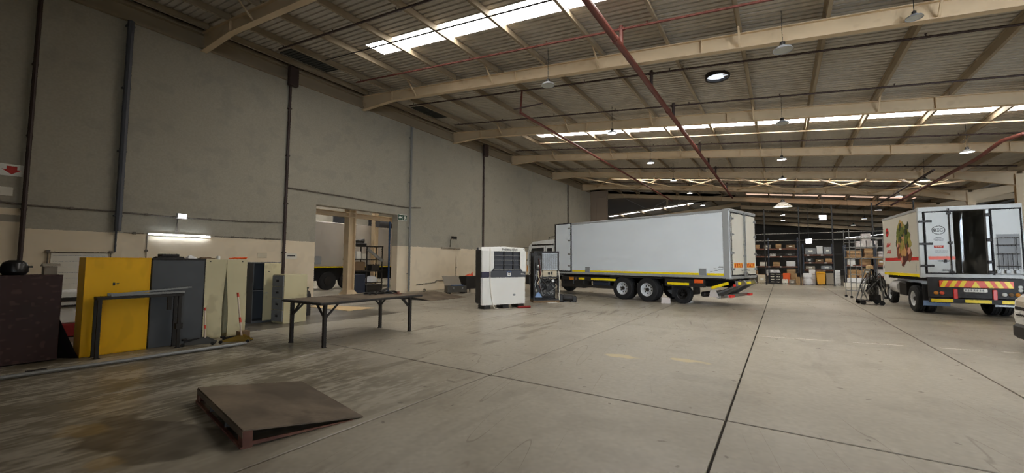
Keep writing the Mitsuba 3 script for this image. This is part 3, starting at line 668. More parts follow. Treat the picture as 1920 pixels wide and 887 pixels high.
# lamps on the wall
t = Thing('fluorescent_tube', 'lit white fluorescent batten on the wall below the bright lamp', 'lamp')
t.p('batten', box(wx(0), wx(0.06), 4.46, 6.20, 2.47, 2.56, 0.01), 'white_plastic'); t.p('tube', tube([(wx(0.09), 4.52, 2.5), (wx(0.09), 6.14, 2.5)], 0.022, 10), 'lens_on', emitter=emit(TUBE_L))
t = Thing('fluorescent_tube', 'unlit grey batten on the wall above the grey tool case', 'lamp')
t.p('batten', box(wx(0), wx(0.08), 18.05, 19.75, 2.46, 2.56, 0.01), 'pallet_grey'); t.p('tube', tube([(wx(0.1), 18.1, 2.5), (wx(0.1), 19.7, 2.5)], 0.02, 8), 'pallet_grey')
def flood(lb, y, z, lit):
    t = Thing('floodlight', lb, 'lamp')
    t.p('bracket', [tube([(wx(0.02), y, z - 0.55), (wx(0.02), y, z - 0.1), (wx(0.22), y, z - 0.04)], 0.018, 8), box(wx(0), wx(0.02), y - 0.05, y + 0.05, z - 0.56, z - 0.46)], 'conduit')
    t.p('housing', [hull([[wx(0.2) + a, y + b, z + c] for a, b, c in ((0, -0.1, -0.04), (0, 0.1, -0.04), (0, -0.1, 0.05), (0, 0.1, 0.05), (0.22, -0.15, -0.1), (0.22, 0.15, -0.1), (0.16, -0.15, 0.08), (0.16, 0.15, 0.08))]), box(wx(0.14), wx(0.24), y - 0.06, y + 0.06, z - 0.02, z + 0.09)], 'mid_grey' if lit else 'black_steel')
    n = np.array([0.95, 0, -0.3]); n /= np.linalg.norm(n)
    c = np.array([wx(0.425), y, z - 0.012])
    u = np.array([0, 1.0, 0]); v = np.cross(n, u)
    q = [c + a * 0.12 * u + b * 0.075 * v + 0.006 * n for a, b in ((-1, -1), (1, -1), (1, 1), (-1, 1))]
    t.p('lens', quads(q, [[0, 1, 2, 3]]), 'lens_on' if lit else 'dark_glass', smooth=False, **({'emitter': emit(FLOOD_L)} if lit else {}))
flood('glaring white floodlight on the grey wall above the yellow cabinet', 5.22, 3.15, True)
flood('unlit dark floodlight on a bracket above the grey tool case', 18.86, 3.15, False)

# ================================================================ THROUGH THE DOORWAY
side = Thing('floor_side', 'dim concrete floor of the hall behind the doorway', 'floor', kind='structure')
side.own(box(-34, XW - 0.45, 2, 34, -0.2, 0.0), 'concrete', smooth=False)
w = Thing('wall_beyond', 'pale far wall of the hall behind the doorway', 'wall', kind='structure')
w.p('panel', box(-32.2, -32.0, 2, 34, 0, 8.5), 'offwhite', smooth=False)
w.p('end', [box(-32.2, XW - 0.45, 1.8, 2.0, 0, 8.5), box(-32.2, XW - 0.45, 34, 34.2, 0, 8.5)], 'mid_grey', smooth=False)
for y in (17.0, 20.6, 24.2):
    w.p('dark_panel', box(-32.0, -31.96, y, y + 1.3, 4.9, 5.8), 'slate_grey', smooth=False)
r = Thing('ceiling_side', 'metal roof of the hall behind the doorway', 'ceiling', kind='structure')
r.own(box(-32.2, XW - 0.45, 1.8, 34.2, 8.5, 8.6), 'roof_sheet', smooth=False)
t = Thing('rooflight', 'unseen rooflight strip added to light the side hall behind the doorway', 'skylight', group='rooflight strips')
for k in range(4):
    xa = -30 + k * 3.0
    t.p('pane', quads([[xa, 15.5, 8.48], [xa + 2.8, 15.5, 8.48], [xa + 2.8, 16.6, 8.48], [xa, 16.6, 8.48]], [[0, 3, 2, 1]]), 'lens_on', smooth=False, emitter=emit([18, 17.5, 16.5]))  # unseen source, added to brighten the trailer and the side hall
c = Thing('column', 'cream steel column standing in the doorway', 'column', kind='structure')
c.own([box(-18.6, -18.2, 12.62, 12.66, 0, 8.5), box(-18.6, -18.2, 12.98, 13.02, 0, 8.5), box(-18.42, -18.38, 12.66, 12.98, 0, 8.5), hull([[x, y, z] for x, y, z in ((-18.75, 12.5, 0), (-18.05, 12.5, 0), (-18.05, 13.15, 0), (-18.75, 13.15, 0), (-18.6, 12.62, 0.22), (-18.2, 12.62, 0.22), (-18.2, 13.02, 0.22), (-18.6, 13.02, 0.22))])], 'cream_steel', smooth=False)
c = Thing('beam', 'cream steel beam across the top of the doorway', 'beam', kind='structure')
c.own([box(-18.48, -18.44, 6, 20, 3.92, 4.14), box(-18.52, -18.2, 6, 20, 4.12, 4.15), box(-18.52, -18.2, 6, 20, 3.91, 3.94)], 'cream_steel', smooth=False)
one('downpipe', 'thin dark red pipe behind the beam at the top of the doorway', 'pipe', tube([(-20.5, 14.6, 2.0), (-20.5, 14.6, 8.4)], 0.06), 'pipe_red')
one('duct', 'dark rolled duct at the top right of the doorway', 'duct', tube([(-20.8, 16.4, 4.05), (-20.8, 21.0, 4.05)], 0.26, 14), 'slate_grey')
t = Thing('column', 'yellowish steel post right of the doorway column', 'column', kind='structure')
t.own(box(-21.3, -21.0, 16.35, 16.65, 0, 8.5), 'cream_steel', smooth=False)
one('post', 'blue steel post at the right side of the doorway', 'post', [box(-18.32, -18.25, 15.22, 15.30, 0, 3.95, 0.008), box(-18.42, -18.15, 15.12, 15.4, 0, 0.02)], 'post_blue')
# grey trailer
t = Thing('trailer', 'grey box trailer with a yellow stripe, seen through the doorway', 'trailer', (-21.9, 10.0, 0))
t.p('body', box(-2.5, 0, 0, 10.0, 1.36, 3.95, 0.03), 'trailer_grey')
t.p('stripe', box(0.0, 0.012, 0.1, 9.9, 1.30, 1.37), 'tape_yellow')
t.p('vent', box(0.0, 0.03, 3.05, 3.45, 1.5, 1.95, 0.01), 'print_grey')
t.p('chassis', [box(-1.7, -1.5, 0, 10, 0.95, 1.38), box(-0.9, -0.7, 0, 10, 0.95, 1.38), box(-0.25, -0.15, 1.0, 9.0, 0.55, 1.25)], 'void_black')
for y in (3.95, 5.25):
    t.p('wheel', [lathe([(0.0, 0.02), (0.2, 0.02), (0.27, 0.0), (0.5, 0.0), (0.53, 0.05), (0.53, 0.28), (0.0, 0.28)], 24, 'x', (-0.36, y, 0.53)), ], 'black_rubber')
    t.p('rim', lathe([(0, -0.06), (0.1, -0.06), (0.12, -0.02), (0.2, -0.03), (0.24, 0.01), (0.24, 0.05), (0, 0.05)], 18, 'x', (-0.10, y, 0.53)), 'black_steel')
# shelving with clutter right of the column
t = Thing('shelf_unit', 'dark steel shelving with clutter, inside the doorway right of the column', 'shelf', (-19.4, 13.55, 0))
for x in (-0.55, 0.0):
    for y in (0, 1.05, 2.1):
        t.p('post', box(x, x + 0.05, y, y + 0.05, 0, 2.55), 'black_steel')
for z in (0.45, 1.1, 1.75, 2.5):
    t.p('shelf', box(-0.58, 0.08, -0.02, 2.17, z, z + 0.05), 'black_steel')
def doorbox(name, lb, ct, y0, y1, z0, h, m, x0=-19.85, x1=-19.42):
    z0 += 0.004 if z0 > 0 else 0
    return one(name, lb, ct, box(x0, x1, y0, y1, z0, z0 + h, 0.015), m)
one('engine_part', 'dark lump of machinery on the top shelf inside the doorway', 'machine part', [box(-19.9, -19.5, 14.0, 14.7, 2.556, 2.7, 0.03), box(-19.85, -19.55, 14.1, 14.6, 2.7, 2.85, 0.03), tube([(-19.7, 14.15, 2.8), (-19.7, 14.65, 2.9)], 0.06)], 'black_steel')
doorbox('box', 'white box on the second shelf inside the doorway, left one', 'box', 14.0, 14.28, 1.8, 0.42, 'sign_white')
doorbox('box', 'pale box on the second shelf inside the doorway, right one', 'box', 14.38, 14.75, 1.8, 0.3, 'offwhite')
doorbox('crate', 'brown wooden crate on the third shelf inside the doorway', 'crate', 13.75, 14.56, 1.15, 0.5, 'wood_dark')
doorbox('crate', 'black crate on the third shelf inside the doorway', 'crate', 15.0, 15.55, 1.15, 0.35, 'black_steel')
doorbox('drum', 'dark blue plastic bin on the floor right of the doorway column', 'bin', 13.45, 14.1, 0.0, 0.98, 'navy_bin', -19.2, -18.75)
one('plank', 'grey plank leaning across the shelving inside the doorway', 'plank', bar((-19.27, 14.6, 2.35), (-19.27, 15.6, 1.7), 0.05, 0.16), 'mid_grey')
one('sack', 'white bulging sack on the bottom shelf inside the doorway', 'sack', (lambda m: M(m.v * [0.42, 0.95, 1] + [-19.63, 15.14, 0.506], m.f))(lathe([(0, 0.36), (0.2, 0.34), (0.38, 0.24), (0.46, 0.10), (0.42, 0), (0, 0)], 18)), 'bag_white')
one('crate', 'low black crate on the floor below the white sack in the doorway', 'crate', [box(-19.28, -18.7, 14.15, 15.1, 0, 0.42, 0.02), box(-18.7, -18.68, 14.2, 15.05, 0.05, 0.1), box(-18.7, -18.68, 14.2, 15.05, 0.3, 0.35)], 'black_steel')

# ================================================================ LEFT: CRATE, CABINETS AND SMALL THINGS
t = Thing('steel_crate', 'big dark brown steel crate at the left edge', 'crate')
t.p('panel', [box(-10.9, -10.12, -0.9, 1.60, 0.02, 1.41, 0.008)], 'brown_steel')
t.ps('edge', [box(-10.12, -10.108, -0.9, 1.60, 1.39, 1.412), box(-10.12, -10.108, -0.9, 1.60, 0.02, 0.05)], 'brown_steel')
t.p('skid', [box(-10.8, -10.7, -0.9, 1.6, 0, 0.02), box(-10.3, -10.2, -0.9, 1.6, 0, 0.02)], 'black_steel')
one('pot', 'round black kettle lid on the brown crate, right one', 'pot', [lathe([(0, 0.245), (0.07, 0.24), (0.13, 0.20), (0.155, 0.12), (0.155, 0.05), (0.12, 0), (0, 0)], 20, c=(-10.42, 1.10, 1.412)), box(-10.47, -10.37, 1.25, 1.29, 1.53, 1.56)], 'black_gloss')
one('pot', 'round black kettle lid on the brown crate, cut by the left edge', 'pot', lathe([(0, 0.235), (0.07, 0.23), (0.13, 0.19), (0.165, 0.12), (0.16, 0.05), (0.13, 0), (0, 0)], 20, c=(-10.45, 0.74, 1.412)), 'black_gloss')
t = Thing('carton', 'small greyish carton on the right end of the brown crate', 'box')
t.p('body', box(-10.6, -10.38, 1.42, 1.57, 1.412, 1.55), 'pallet_grey'); t.p('flap', hull([[-10.62, 1.40, 1.55], [-10.36, 1.40, 1.55], [-10.62, 1.60, 1.56], [-10.36, 1.60, 1.56], [-10.62, 1.42, 1.60], [-10.40, 1.60, 1.60]]), 'pallet_grey')
one('rubber_mat', 'black rubber sheet leaning on the end of the brown crate', 'mat', hull([[-10.3, 1.62, 0], [-10.05, 1.82, 0], [-10.02, 1.82, 0.02], [-10.28, 1.62, 0.66], [-10.32, 1.62, 0.66], [-10.7, 1.66, 0]]), 'black_rubber')
t = Thing('cool_box', 'white chest with black straps on a red base, between brown crate and yellow cabinet', 'chest', (-13.4, 1.9, 0))
t.p('body', box(0, 0.6, 0, 0.9, 0.3, 1.0, 0.03), 'white_plastic'); t.p('strap', [box(-0.01, 0.63, 0.0, 0.9, 0.78, 0.86), box(0.58, 0.66, 0.05, 0.9, 0.66, 0.70)], 'black_steel')
t.p('base', box(-0.02, 0.62, -0.02, 0.92, 0.02, 0.3, 0.02), 'red_cloth'); t.p('foot', box(0.1, 0.5, 0.1, 0.8, 0, 0.03), 'black_steel')
t = Thing('yellow_cabinet', 'tall bright yellow steel cabinet standing beside the brown crate', 'cabinet', (-10.0, 1.835, 0))
t.p('body', box(-0.46, 0, 0, 0.875, 0.0, 1.71, 0.008), 'yellow_steel'); t.p('edge', [box(0.0005, 0.006, 0, 0.875, 1.698, 1.71), box(0.0005, 0.006, 0, 0.012, 0, 1.698), box(0.0005, 0.006, 0.863, 0.875, 0, 1.698)], 'yellow_steel')
t.p('print', [box(0.0, 0.004, 0.36, 0.39, 1.21, 1.26), box(0.0, 0.004, 0.41, 0.44, 1.23, 1.25), box(0.0, 0.004, 0.37, 0.39, 1.05, 1.07)], 'print_black')
t = Thing('grey_cabinet', 'dark grey steel cabinet between the yellow cabinet and the cream doors', 'cabinet', (-10.02, 2.74, 0))
t.p('body', box(-0.46, 0, 0, 0.86, 0.0, 1.69, 0.006), 'dark_grey_steel'); t.p('top_lip', box(-0.47, 0.012, -0.005, 0.865, 1.67, 1.705, 0.004), 'black_steel'); t.p('edge', box(0, 0.006, 0.845, 0.86, 0, 1.68), 'black_steel')
def bent_door(y0, y1, bend, z1):
    """a dented sheet steel door: a slab whose free edge wanders"""
    zs = np.linspace(0.03, z1, 9); v = []
    for z in zs:
        s = z / z1
        o = bend * math.sin(s * 5.0) * 0.018 + bend * 0.03 * (1 - s)
        for x in (-0.03, 0.0):
            for yy, k in ((y0, 1.0 if bend > 0 else 0.0), (y1, 0.0 if bend > 0 else 1.0)):
                v.append([x + 0.012 * math.sin(6 * s + k), yy + (o if k else 0), z])
    q = []
    for i in range(8):
        a = 4 * i
        q += [[a + 2, a + 3, a + 7, a + 6], [a + 1, a, a + 4, a + 5], [a, a + 2, a + 6, a + 4], [a + 3, a + 1, a + 5, a + 7]]
    q += [[0, 1, 3, 2], [32, 34, 35, 33]]
    return quads(v, q)
t = Thing('cream_cupboard', 'scuffed cream steel cupboard with two dented doors behind the jacks', 'cupboard', (-10.1, 3.62, 0))
t.p('carcass', [box(-0.48, -0.46, 0, 0.82, 0.02, 1.69), box(-0.46, -0.035, 0, 0.015, 0.02, 1.69), box(-0.46, -0.035, 0.805, 0.82, 0.02, 1.69), box(-0.46, -0.035, 0, 0.82, 1.675, 1.69), box(-0.46, -0.035, 0, 0.82, 0.0, 0.03)], 'cream_cabinet', smooth=False)
t.p('door', bent_door(0.005, 0.385, -1, 1.68), 'cream_cabinet', smooth=False); t.p('door', bent_door(0.425, 0.815, 1, 1.68), 'cream_cabinet', smooth=False)
t.p('lock', [box(0.0, 0.006, 0.08, 0.105, 1.635, 1.655), box(0.0, 0.006, 0.70, 0.725, 1.635, 1.655)], 'black_steel')
t = Thing('grey_cupboard', 'open grey steel cupboard with a cream door, behind the filing cabinet', 'cupboard', (-11.8, 5.15, 0))
t.p('carcass', [box(-0.5, -0.48, 0, 0.9, 0, 1.63), box(-0.48, 0, 0, 0.02, 0, 1.63), box(-0.48, 0, 0.88, 0.9, 0, 1.63), box(-0.48, 0, 0, 0.9, 1.60, 1.63), box(-0.48, 0, 0, 0.9, 0, 0.06), box(-0.48, -0.02, 0.02, 0.88, 0.85, 0.87)], 'dark_grey_steel', smooth=False)
k = t.p('door', box(0.0, 0.02, 0.45, 0.895, 0.05, 1.61, 0.005), 'cream_cabinet', label='pale cream door'); t.p('handle', [box(0.02, 0.035, 0.46, 0.56, 0.78, 0.80)], 'aluminium', under=k); t.p('plate', box(0.02, 0.023, 0.55, 0.60, 1.36, 1.38), 'print_black', under=k)
t.p('door', box(0.0, 0.4, 0.0, 0.02, 0.05, 1.61, 0.005), 'dark_grey_steel', label='grey door folded open to the left')
t = Thing('filing_cabinet', 'four drawer filing cabinet with cream side next to the grey cupboard', 'filing cabinet', (-11.66, 5.76, 0), rot=0.0)
t.p('body', box(0, 0.6, 0.02, 0.65, 0.0, 1.30, 0.006), 'cream_cabinet')
for q in range(4):
    z = 0.05 + q * 0.31
    k = t.p('drawer', box(0.02, 0.58, -0.005, 0.02, z, z + 0.295, 0.006), 'print_grey', label='grey drawer front'); t.p('handle', [box(0.22, 0.38, -0.03, -0.004, z + 0.19, z + 0.21, 0.004)], 'aluminium', under=k); t.p('label_holder', box(0.24, 0.36, -0.012, -0.004, z + 0.12, z + 0.17), 'print_black', under=k)
t = Thing('fire_extinguisher', 'slim dark gas bottle standing right of the filing cabinet', 'gas bottle', (-12.3, 7.12, 0))
t.p('body', lathe([(0, 0), (0.11, 0), (0.12, 0.03), (0.12, 0.62), (0.09, 0.72), (0.04, 0.76), (0, 0.76)], 18), 'black_steel'); t.p('valve', [lathe([(0, 0.76), (0.035, 0.76), (0.035, 0.86), (0, 0.86)], 12), box(-0.08, 0.08, -0.02, 0.02, 0.82, 0.86)], 'black_steel')
# things on top of the cabinets
t = Thing('tool_case', 'flat black stepped case on top of the dark grey cabinet', 'case')
t.p('body', hull([[x, y, z] for x in (-10.35, -10.1) for y, z in ((2.82, 1.705), (3.26, 1.705), (2.86, 1.74), (3.24, 1.74))]), 'black_steel'); t.p('lid', box(-10.33, -10.12, 2.89, 3.18, 1.74, 1.79, 0.008), 'black_steel')
one('bag', 'crumpled pale plastic bag on top of the dark grey cabinet', 'bag', hull([[-10.3 + a, 3.31 + b, 1.705 + c] for a, b, c in ((0, 0, 0), (0.2, 0, 0), (0, 0.18, 0), (0.2, 0.18, 0), (0.1, 0.08, 0.075), (0.06, 0.12, 0.06), (0.15, 0.04, 0.05))]), 'bag_white')
one('tool', 'dark flat tools lying on the left cream door top', 'tool', [box(-10.4, -10.15, 3.56, 3.82, 1.705, 1.72, 0.003), box(-10.35, -10.2, 3.6, 3.76, 1.72, 1.735, 0.003)], 'wood_dark')
one('bottle', 'small white pot on the cream cupboard', 'pot', lathe([(0, 0), (0.035, 0), (0.035, 0.06), (0.03, 0.075), (0, 0.075)], 12, c=(-10.3, 3.93, 1.69)), 'white_plastic')
one('cable', 'orange coiled cable on top of the right cream door', 'cable', [tube([(-10.3 + 0.06 * math.cos(a * 2.4), 4.22 + 0.03 * a, 1.722 + 0.012 * math.sin(a * 5)) for a in np.linspace(0, 9, 40)], 0.014, 6), tube([(-10.3, 4.14, 1.712), (-10.25, 4.3, 1.728), (-10.3, 4.5, 1.735)], 0.016, 6)], 'orange')
# black steel trestle with bars on it
t = Thing('trestle', 'black welded steel trestle standing in front of the yellow cabinet', 'trestle', (-9.95, 1.98, 0))
t.p('top', [box(0.18, 0.30, -0.04, 1.16, 0.985, 1.03), box(0.0, 0.1, -0.02, 1.14, 0.985, 1.03), box(0.02, 0.28, -0.03, 0.01, 0.985, 1.03), box(0.02, 0.28, 1.1, 1.14, 0.985, 1.03)], 'black_steel')
for x, y in ((0.26, 0.0), (0.26, 1.11), (0.04, 0.0), (0.04, 1.11)):
    t.p('leg', [box(x - 0.025, x + 0.025, y - 0.025, y + 0.025, 0.0, 0.985), box(x - 0.04, x + 0.04, y - 0.04, y + 0.04, 0, 0.012)] + ([box(x - 0.05, x + 0.05, y - 0.05, y + 0.05, 0.36, 0.46)] if y > 1 and x > 0.1 else []), 'black_steel')
t.p('hanger', box(0.2, 0.25, 0.93, 0.99, 0.73, 0.985), 'black_steel')
one('metal_bar', 'pale aluminium bar lying along the trestle', 'bar', [bar((-9.72, 2.12, 1.05), (-9.7, 3.16, 1.055), 0.05, 0.035), bar((-9.72, 2.1, 1.075), (-9.72, 2.45, 1.075), 0.04, 0.02)], 'galvanised')
one('metal_bar', 'pale aluminium bar lying askew on the trestle, its end raised', 'bar', [bar((-9.84, 2.2, 1.06), (-9.74, 3.22, 1.135), 0.045, 0.03), cbox(-9.74, 3.24, 1.14, 0.03, 0.08, 0.02), cbox(-9.84, 2.14, 1.058, 0.05, 0.08, 0.05)], 'galvanised')
one('metal_pipe', 'long pale pipe lying on the floor in front of the cabinets', 'pipe', [tube([(-9.02, 0.1, 0.04), (-8.88, 3.86, 0.04)], 0.03, 10), tube([(-8.885, 3.78, 0.04), (-8.877, 3.95, 0.04)], 0.024, 8)], 'galvanised')
one('metal_pipe', 'long dark flat bar lying behind the pale pipe on the floor', 'bar', [bar((-9.14, 0.0, 0.02), (-8.98, 3.8, 0.02), 0.07, 0.03), box(-9.22, -9.09, 1.15, 1.35, 0, 0.05)], 'engine_dark')
# trolley jacks
def jack(name, lb, at, rot, bodym, handle):
    t = Thing(name, lb, 'jack', mtx=rotz(rot, *at) @ np.diag([0.82, 0.82, 0.82, 1.0]))
    for s in (-1, 1):
        t.p('side_plate', prism([(-0.3, 0.03), (0.32, 0.03), (0.32, 0.06), (0.14, 0.17), (0.04, 0.17), (-0.3, 0.07)], s * 0.1 - 0.006, s * 0.1 + 0.006, 'xz'), bodym)
    t.p('arm', bar((-0.02, 0, 0.14), (-0.3, 0, 0.10), 0.07, 0.05), 'black_steel'); t.p('saddle', lathe([(0, 0.1), (0.05, 0.1), (0.06, 0.14), (0, 0.14)], 12, c=(-0.3, 0, 0.02)), 'black_steel')
    for x in (-0.3, 0.28):
        t.ps('wheel', [lathe([(0, -0.015), (0.04, -0.015), (0.04, 0.015), (0, 0.015)], 14, 'y', (x, s * 0.13, 0.04)) for s in (-1, 1)], 'black_steel')
    k = t.p('handle', tube([(0.1, 0, 0.16), handle], 0.02, 10), 'handle_white'); d = np.subtract(handle, (0.1, 0, 0.16))
    t.ps('grip', [tube([tuple(np.array((0.1, 0, 0.16)) + d * a), tuple(np.array((0.1, 0, 0.16)) + d * b)], 0.025, 10) for a, b in ((0.9, 1.0), (0.3, 0.42))], 'handle_red', under=k)
jack('trolley_jack', 'grey trolley jack with red and white handle in front of the dark grey cabinet', (-9.64, 3.43, 0), math.radians(60), 'engine_grey', (0.05, 0.10, 0.88))
jack('trolley_jack', 'yellow trolley jack with thin red handle in front of the cream doors', (-9.36, 3.97, 0), math.radians(50), 'jack_yellow', (-0.06, 0.12, 1.22))
one('wood_block', 'short brown timber block beside the yellow trolley jack', 'block', box(-9.8, -9.63, 4.14, 4.34, 0, 0.16, 0.006), 'wood_dark')
# black work table
t = Thing('work_table', 'long black steel table with diagonal leg braces', 'table')
t.p('top', box(-8.62, -7.22, 4.46, 7.06, 0.83, 0.875, 0.006), 'black_steel'); t.p('plate', box(-8.58, -7.26, 4.50, 7.02, 0.875, 0.882), 'ramp_plate')
for x, y, sx, sy in ((-8.42, 4.58, 1, 1), (-7.4, 4.66, -1, 1), (-8.5, 6.86, 1, -1), (-7.5, 6.92, -1, -1)):
    t.p('leg', [box(x - 0.03, x + 0.03, y - 0.03, y + 0.03, 0, 0.83), box(x - 0.04, x + 0.04, y - 0.04, y + 0.04, 0, 0.008)], 'black_steel')
    t.p('brace', bar((x, y, 0.55), (x, y + sy * 0.28, 0.82), 0.03), 'black_steel'); t.p('brace', bar((x, y, 0.55), (x + sx * 0.28, y, 0.82), 0.03), 'black_steel')
one('sling', 'dark lifting strap heaped on the far end of the black table', 'strap', [tube([(-8.0 + 0.12 * math.sin(3 * a), 6.0 + 0.1 * a, 0.925 + 0.015 * math.sin(7 * a)) for a in np.linspace(0, 9, 30)], 0.022, 6), bar((-8.3, 6.2, 0.895), (-7.9, 6.8, 0.898), 0.08, 0.02), bar((-8.2, 6.6, 0.925), (-8.35, 6.95, 0.98), 0.06, 0.04)], 'engine_dark')
one('clamp', 'small rusty clamp on the corner of the black table', 'clamp', [box(-7.85, -7.65, 6.7, 6.8, 0.882, 0.90, 0.004), box(-7.75, -7.71, 6.72, 6.78, 0.90, 0.95, 0.004)], 'rust_steel')
one('board', 'flat pale sheet of board on the floor beyond the black table', 'board', hull([[-14.6, 8.45, 0.001], [-12.15, 8.5, 0.001], [-12.2, 9.6, 0.001], [-14.7, 9.1, 0.001], [-14.6, 8.45, 0.014], [-12.15, 8.5, 0.014], [-12.2, 9.6, 0.014], [-14.7, 9.1, 0.014]]), 'sheet_board')
# ramps
A, B_, D_, C_ = np.array([-4.02, 1.79]), np.array([-3.78, 2.86]), np.array([-5.58, 3.2]), np.array([-5.80, 2.07])
HR = 0.165
t = Thing('loading_ramp', 'low steel wedge ramp lying alone in the foreground', 'ramp')
t.p('deck', hull([[*p, z] for p, z in ((A, HR), (C_, HR), (A, HR - 0.012), (C_, HR - 0.012), (B_, 0.012), (D_, 0.012), (B_, 0.0), (D_, 0.0))]), 'ramp_plate', smooth=False)
def strip(P, Q, zp0, zp1, zq0, zq1, th=0.012):
    d = (Q - P) / np.linalg.norm(Q - P); n = np.array([-d[1], d[0]]) * th / 2
    return hull([[*(X + s * n), z] for X, zs in ((P, (zp0, zp1)), (Q, (zq0, zq1))) for z in zs for s in (-1, 1)])
t.p('stringer', strip(A, B_ + (A - B_) * 0.1, 0.02, 0.055, 0.001, 0.006), 'rust_steel', smooth=False)
t.p('stringer', strip(C_, D_ + (C_ - D_) * 0.1, 0.02, 0.055, 0.001, 0.006), 'rust_steel', smooth=False)
for P, Q in ((A, C_), (C_, A)):
    d = (Q - P) / np.linalg.norm(Q - P); e = np.array([-d[1], d[0]]) * (1 if P is C_ else -1)
    Qq = P + d * 0.11
    t.p('post', [strip(P, Qq, 0.0, HR - 0.012, 0.0, HR - 0.012, 0.01), strip(P, P + (B_ - A) * 0.07, 0.0, HR - 0.012, 0.0, HR - 0.02, 0.01)], 'rust_steel', smooth=False)
t.p('top_rail', strip(A, C_, HR - 0.07, HR - 0.012, HR - 0.07, HR - 0.012, 0.012), 'ramp_plate', smooth=False)
t.p('bottom_rail', strip(A, C_, 0.0, 0.02, 0.0, 0.02, 0.03), 'rust_steel', smooth=False)
for f in (0.33, 0.66):
    P = A + (C_ - A) * f; Q = B_ + (D_ - B_) * f
    t.p('rib', strip(P, P + (Q - P) * 0.9, 0.03, HR - 0.014, 0.002, 0.026), 'engine_dark', smooth=False)
t = Thing('loading_ramp', 'low steel wedge ramp on the floor by the cream wall beside the grey tool case', 'ramp')
t.p('deck', hull([[x, y, z] for x, z in ((-14.5, 0.21), (-14.5, 0.195), (-12.45, 0.012), (-12.45, 0.0)) for y in (12.65, 15.0)]), 'ramp_plate', smooth=False)
for y in (12.7, 13.8, 14.95):
    t.p('rib', hull([[x, yy, z] for x, z in ((-14.45, 0.19), (-14.45, 0.0), (-12.7, 0.0), (-12.7, 0.015)) for yy in (y - 0.01, y + 0.01)]), 'engine_dark', smooth=False)
one('lifting_ring', 'small black lifting ring on the high edge of the ramp by the cream wall', 'ring', tube([(-14.42, 14.2 + 0.07 * math.cos(a), 0.292 + 0.06 * math.sin(a)) for a in np.linspace(0.3, 6.5, 16)], 0.02, 6), 'black_steel')
# open grey tool case and black cabinet along the wall
t = Thing('tool_case', 'open grey tool case with its lid up, on the floor by the cream wall', 'case', (-14.2, 16.35, 0), math.radians(62))
t.p('body', [box(-0.52, 0.52, 0.0, 0.5, 0.08, 0.1), box(-0.52, 0.52, 0.0, 0.02, 0.08, 0.42), box(-0.52, 0.52, 0.48, 0.5, 0.08, 0.42), box(-0.52, -0.5, 0, 0.5, 0.08, 0.42), box(0.5, 0.52, 0, 0.5, 0.08, 0.42)], 'engine_grey')
t.p('lid', hull([[-0.52, 0.5, 0.42], [0.45, 0.5, 0.42], [-0.5, 0.53, 0.42], [0.45, 0.53, 0.42], [-0.58, 0.72, 0.92], [0.32, 0.72, 0.92], [-0.58, 0.76, 0.9], [0.32, 0.76, 0.9]]), 'pallet_grey')
t.p('tray', box(-0.2, 0.42, 0.02, 0.4, 0.36, 0.45, 0.01), 'blue_plastic'); t.p('latch', [cbox(-0.2, -0.01, 0.3, 0.06, 0.02, 0.1), cbox(0.3, -0.01, 0.3, 0.06, 0.02, 0.1)], 'aluminium')
for x in (-0.4, 0.4):
    t.p('foot', box(x - 0.06, x + 0.06, 0.04, 0.46, 0, 0.08), 'black_rubber')
t = Thing('side_cabinet', 'low black cabinet on legs left of the white refrigeration unit', 'cabinet', (-14.3, 17.1, 0))
t.p('body', box(-0.45, 0.1, 0, 0.95, 0.2, 0.9, 0.01), 'black_steel')
for x in (-0.42, 0.07):
    for y in (0.03, 0.92):
        t.p('leg', box(x - 0.025, x + 0.025, y - 0.025, y + 0.025, 0, 0.2), 'black_steel')
one('rag', 'orange and red rags on top of the low black cabinet', 'rag', [hull([[-14.6 + a, 17.4 + b, 0.9 + c] for a, b, c in ((0, 0, 0), (0.25, 0.02, 0), (0.02, 0.4, 0), (0.24, 0.38, 0), (0.12, 0.3, 0.14), (0.1, 0.12, 0.06))]), hull([[-14.5 + a, 17.75 + b, 0.9 + c] for a, b, c in ((0, 0, 0), (0.15, 0.02, 0), (0.02, 0.16, 0), (0.15, 0.14, 0), (0.08, 0.1, 0.24))])], 'stripe_orange')
one('steel_bin', 'dark steel bin cut by the lower left edge', 'bin', [box(-5.2, -4.46, -0.3, 0.43, 0, 0.74, 0.01), box(-5.22, -4.45, -0.32, 0.44, 0.72, 0.75, 0.006)], 'black_steel')

# ================================================================ REFRIGERATION UNIT AND STRIPPED ENGINE
# local frame: x along the face from left to right, y into the machine
t = Thing('refrigeration_unit', 'big white truck refrigeration unit standing upright on the floor', 'refrigeration unit', (-8.83, 11.48, 0), math.atan2(0.897, 0.44))
Wd = 1.83
t.p('body', box(0.03, Wd - 0.03, 0.06, 0.55, 0.16, 2.2, 0.03), 'slate_grey')
t.p('lower_door', hull([[x, y, z] for x, y in ((0, 0.08), (0.03, 0.0), (0.45, -0.03), (1.4, -0.03), (Wd - 0.03, 0.0), (Wd, 0.08)) for z in (0.14, 1.11)]), 'white_plastic', label='white lower door')
t.p('top_cowl', hull([[x, y, z] for x, y, z in [(x, y, z) for x, y in ((0, 0.3), (0, 0.06), (0.3, -0.01), (0.9, -0.03), (1.5, -0.01), (Wd, 0.06), (Wd, 0.3)) for z in (2.06, )] + [(0.01, 0.08, 2.2), (0.9, 0.0, 2.235), (Wd - 0.01, 0.08, 2.2), (0.01, 0.3, 2.2), (Wd - 0.01, 0.3, 2.2)]]), 'white_plastic', label='white top cowl')
t.p('cheek', [prism([(0.0, 1.32), (0.34, 1.32), (0.47, 1.45), (0.47, 2.07), (0.0, 2.07)], -0.012, 0.2, 'xz')], 'white_plastic', label='white left cheek')
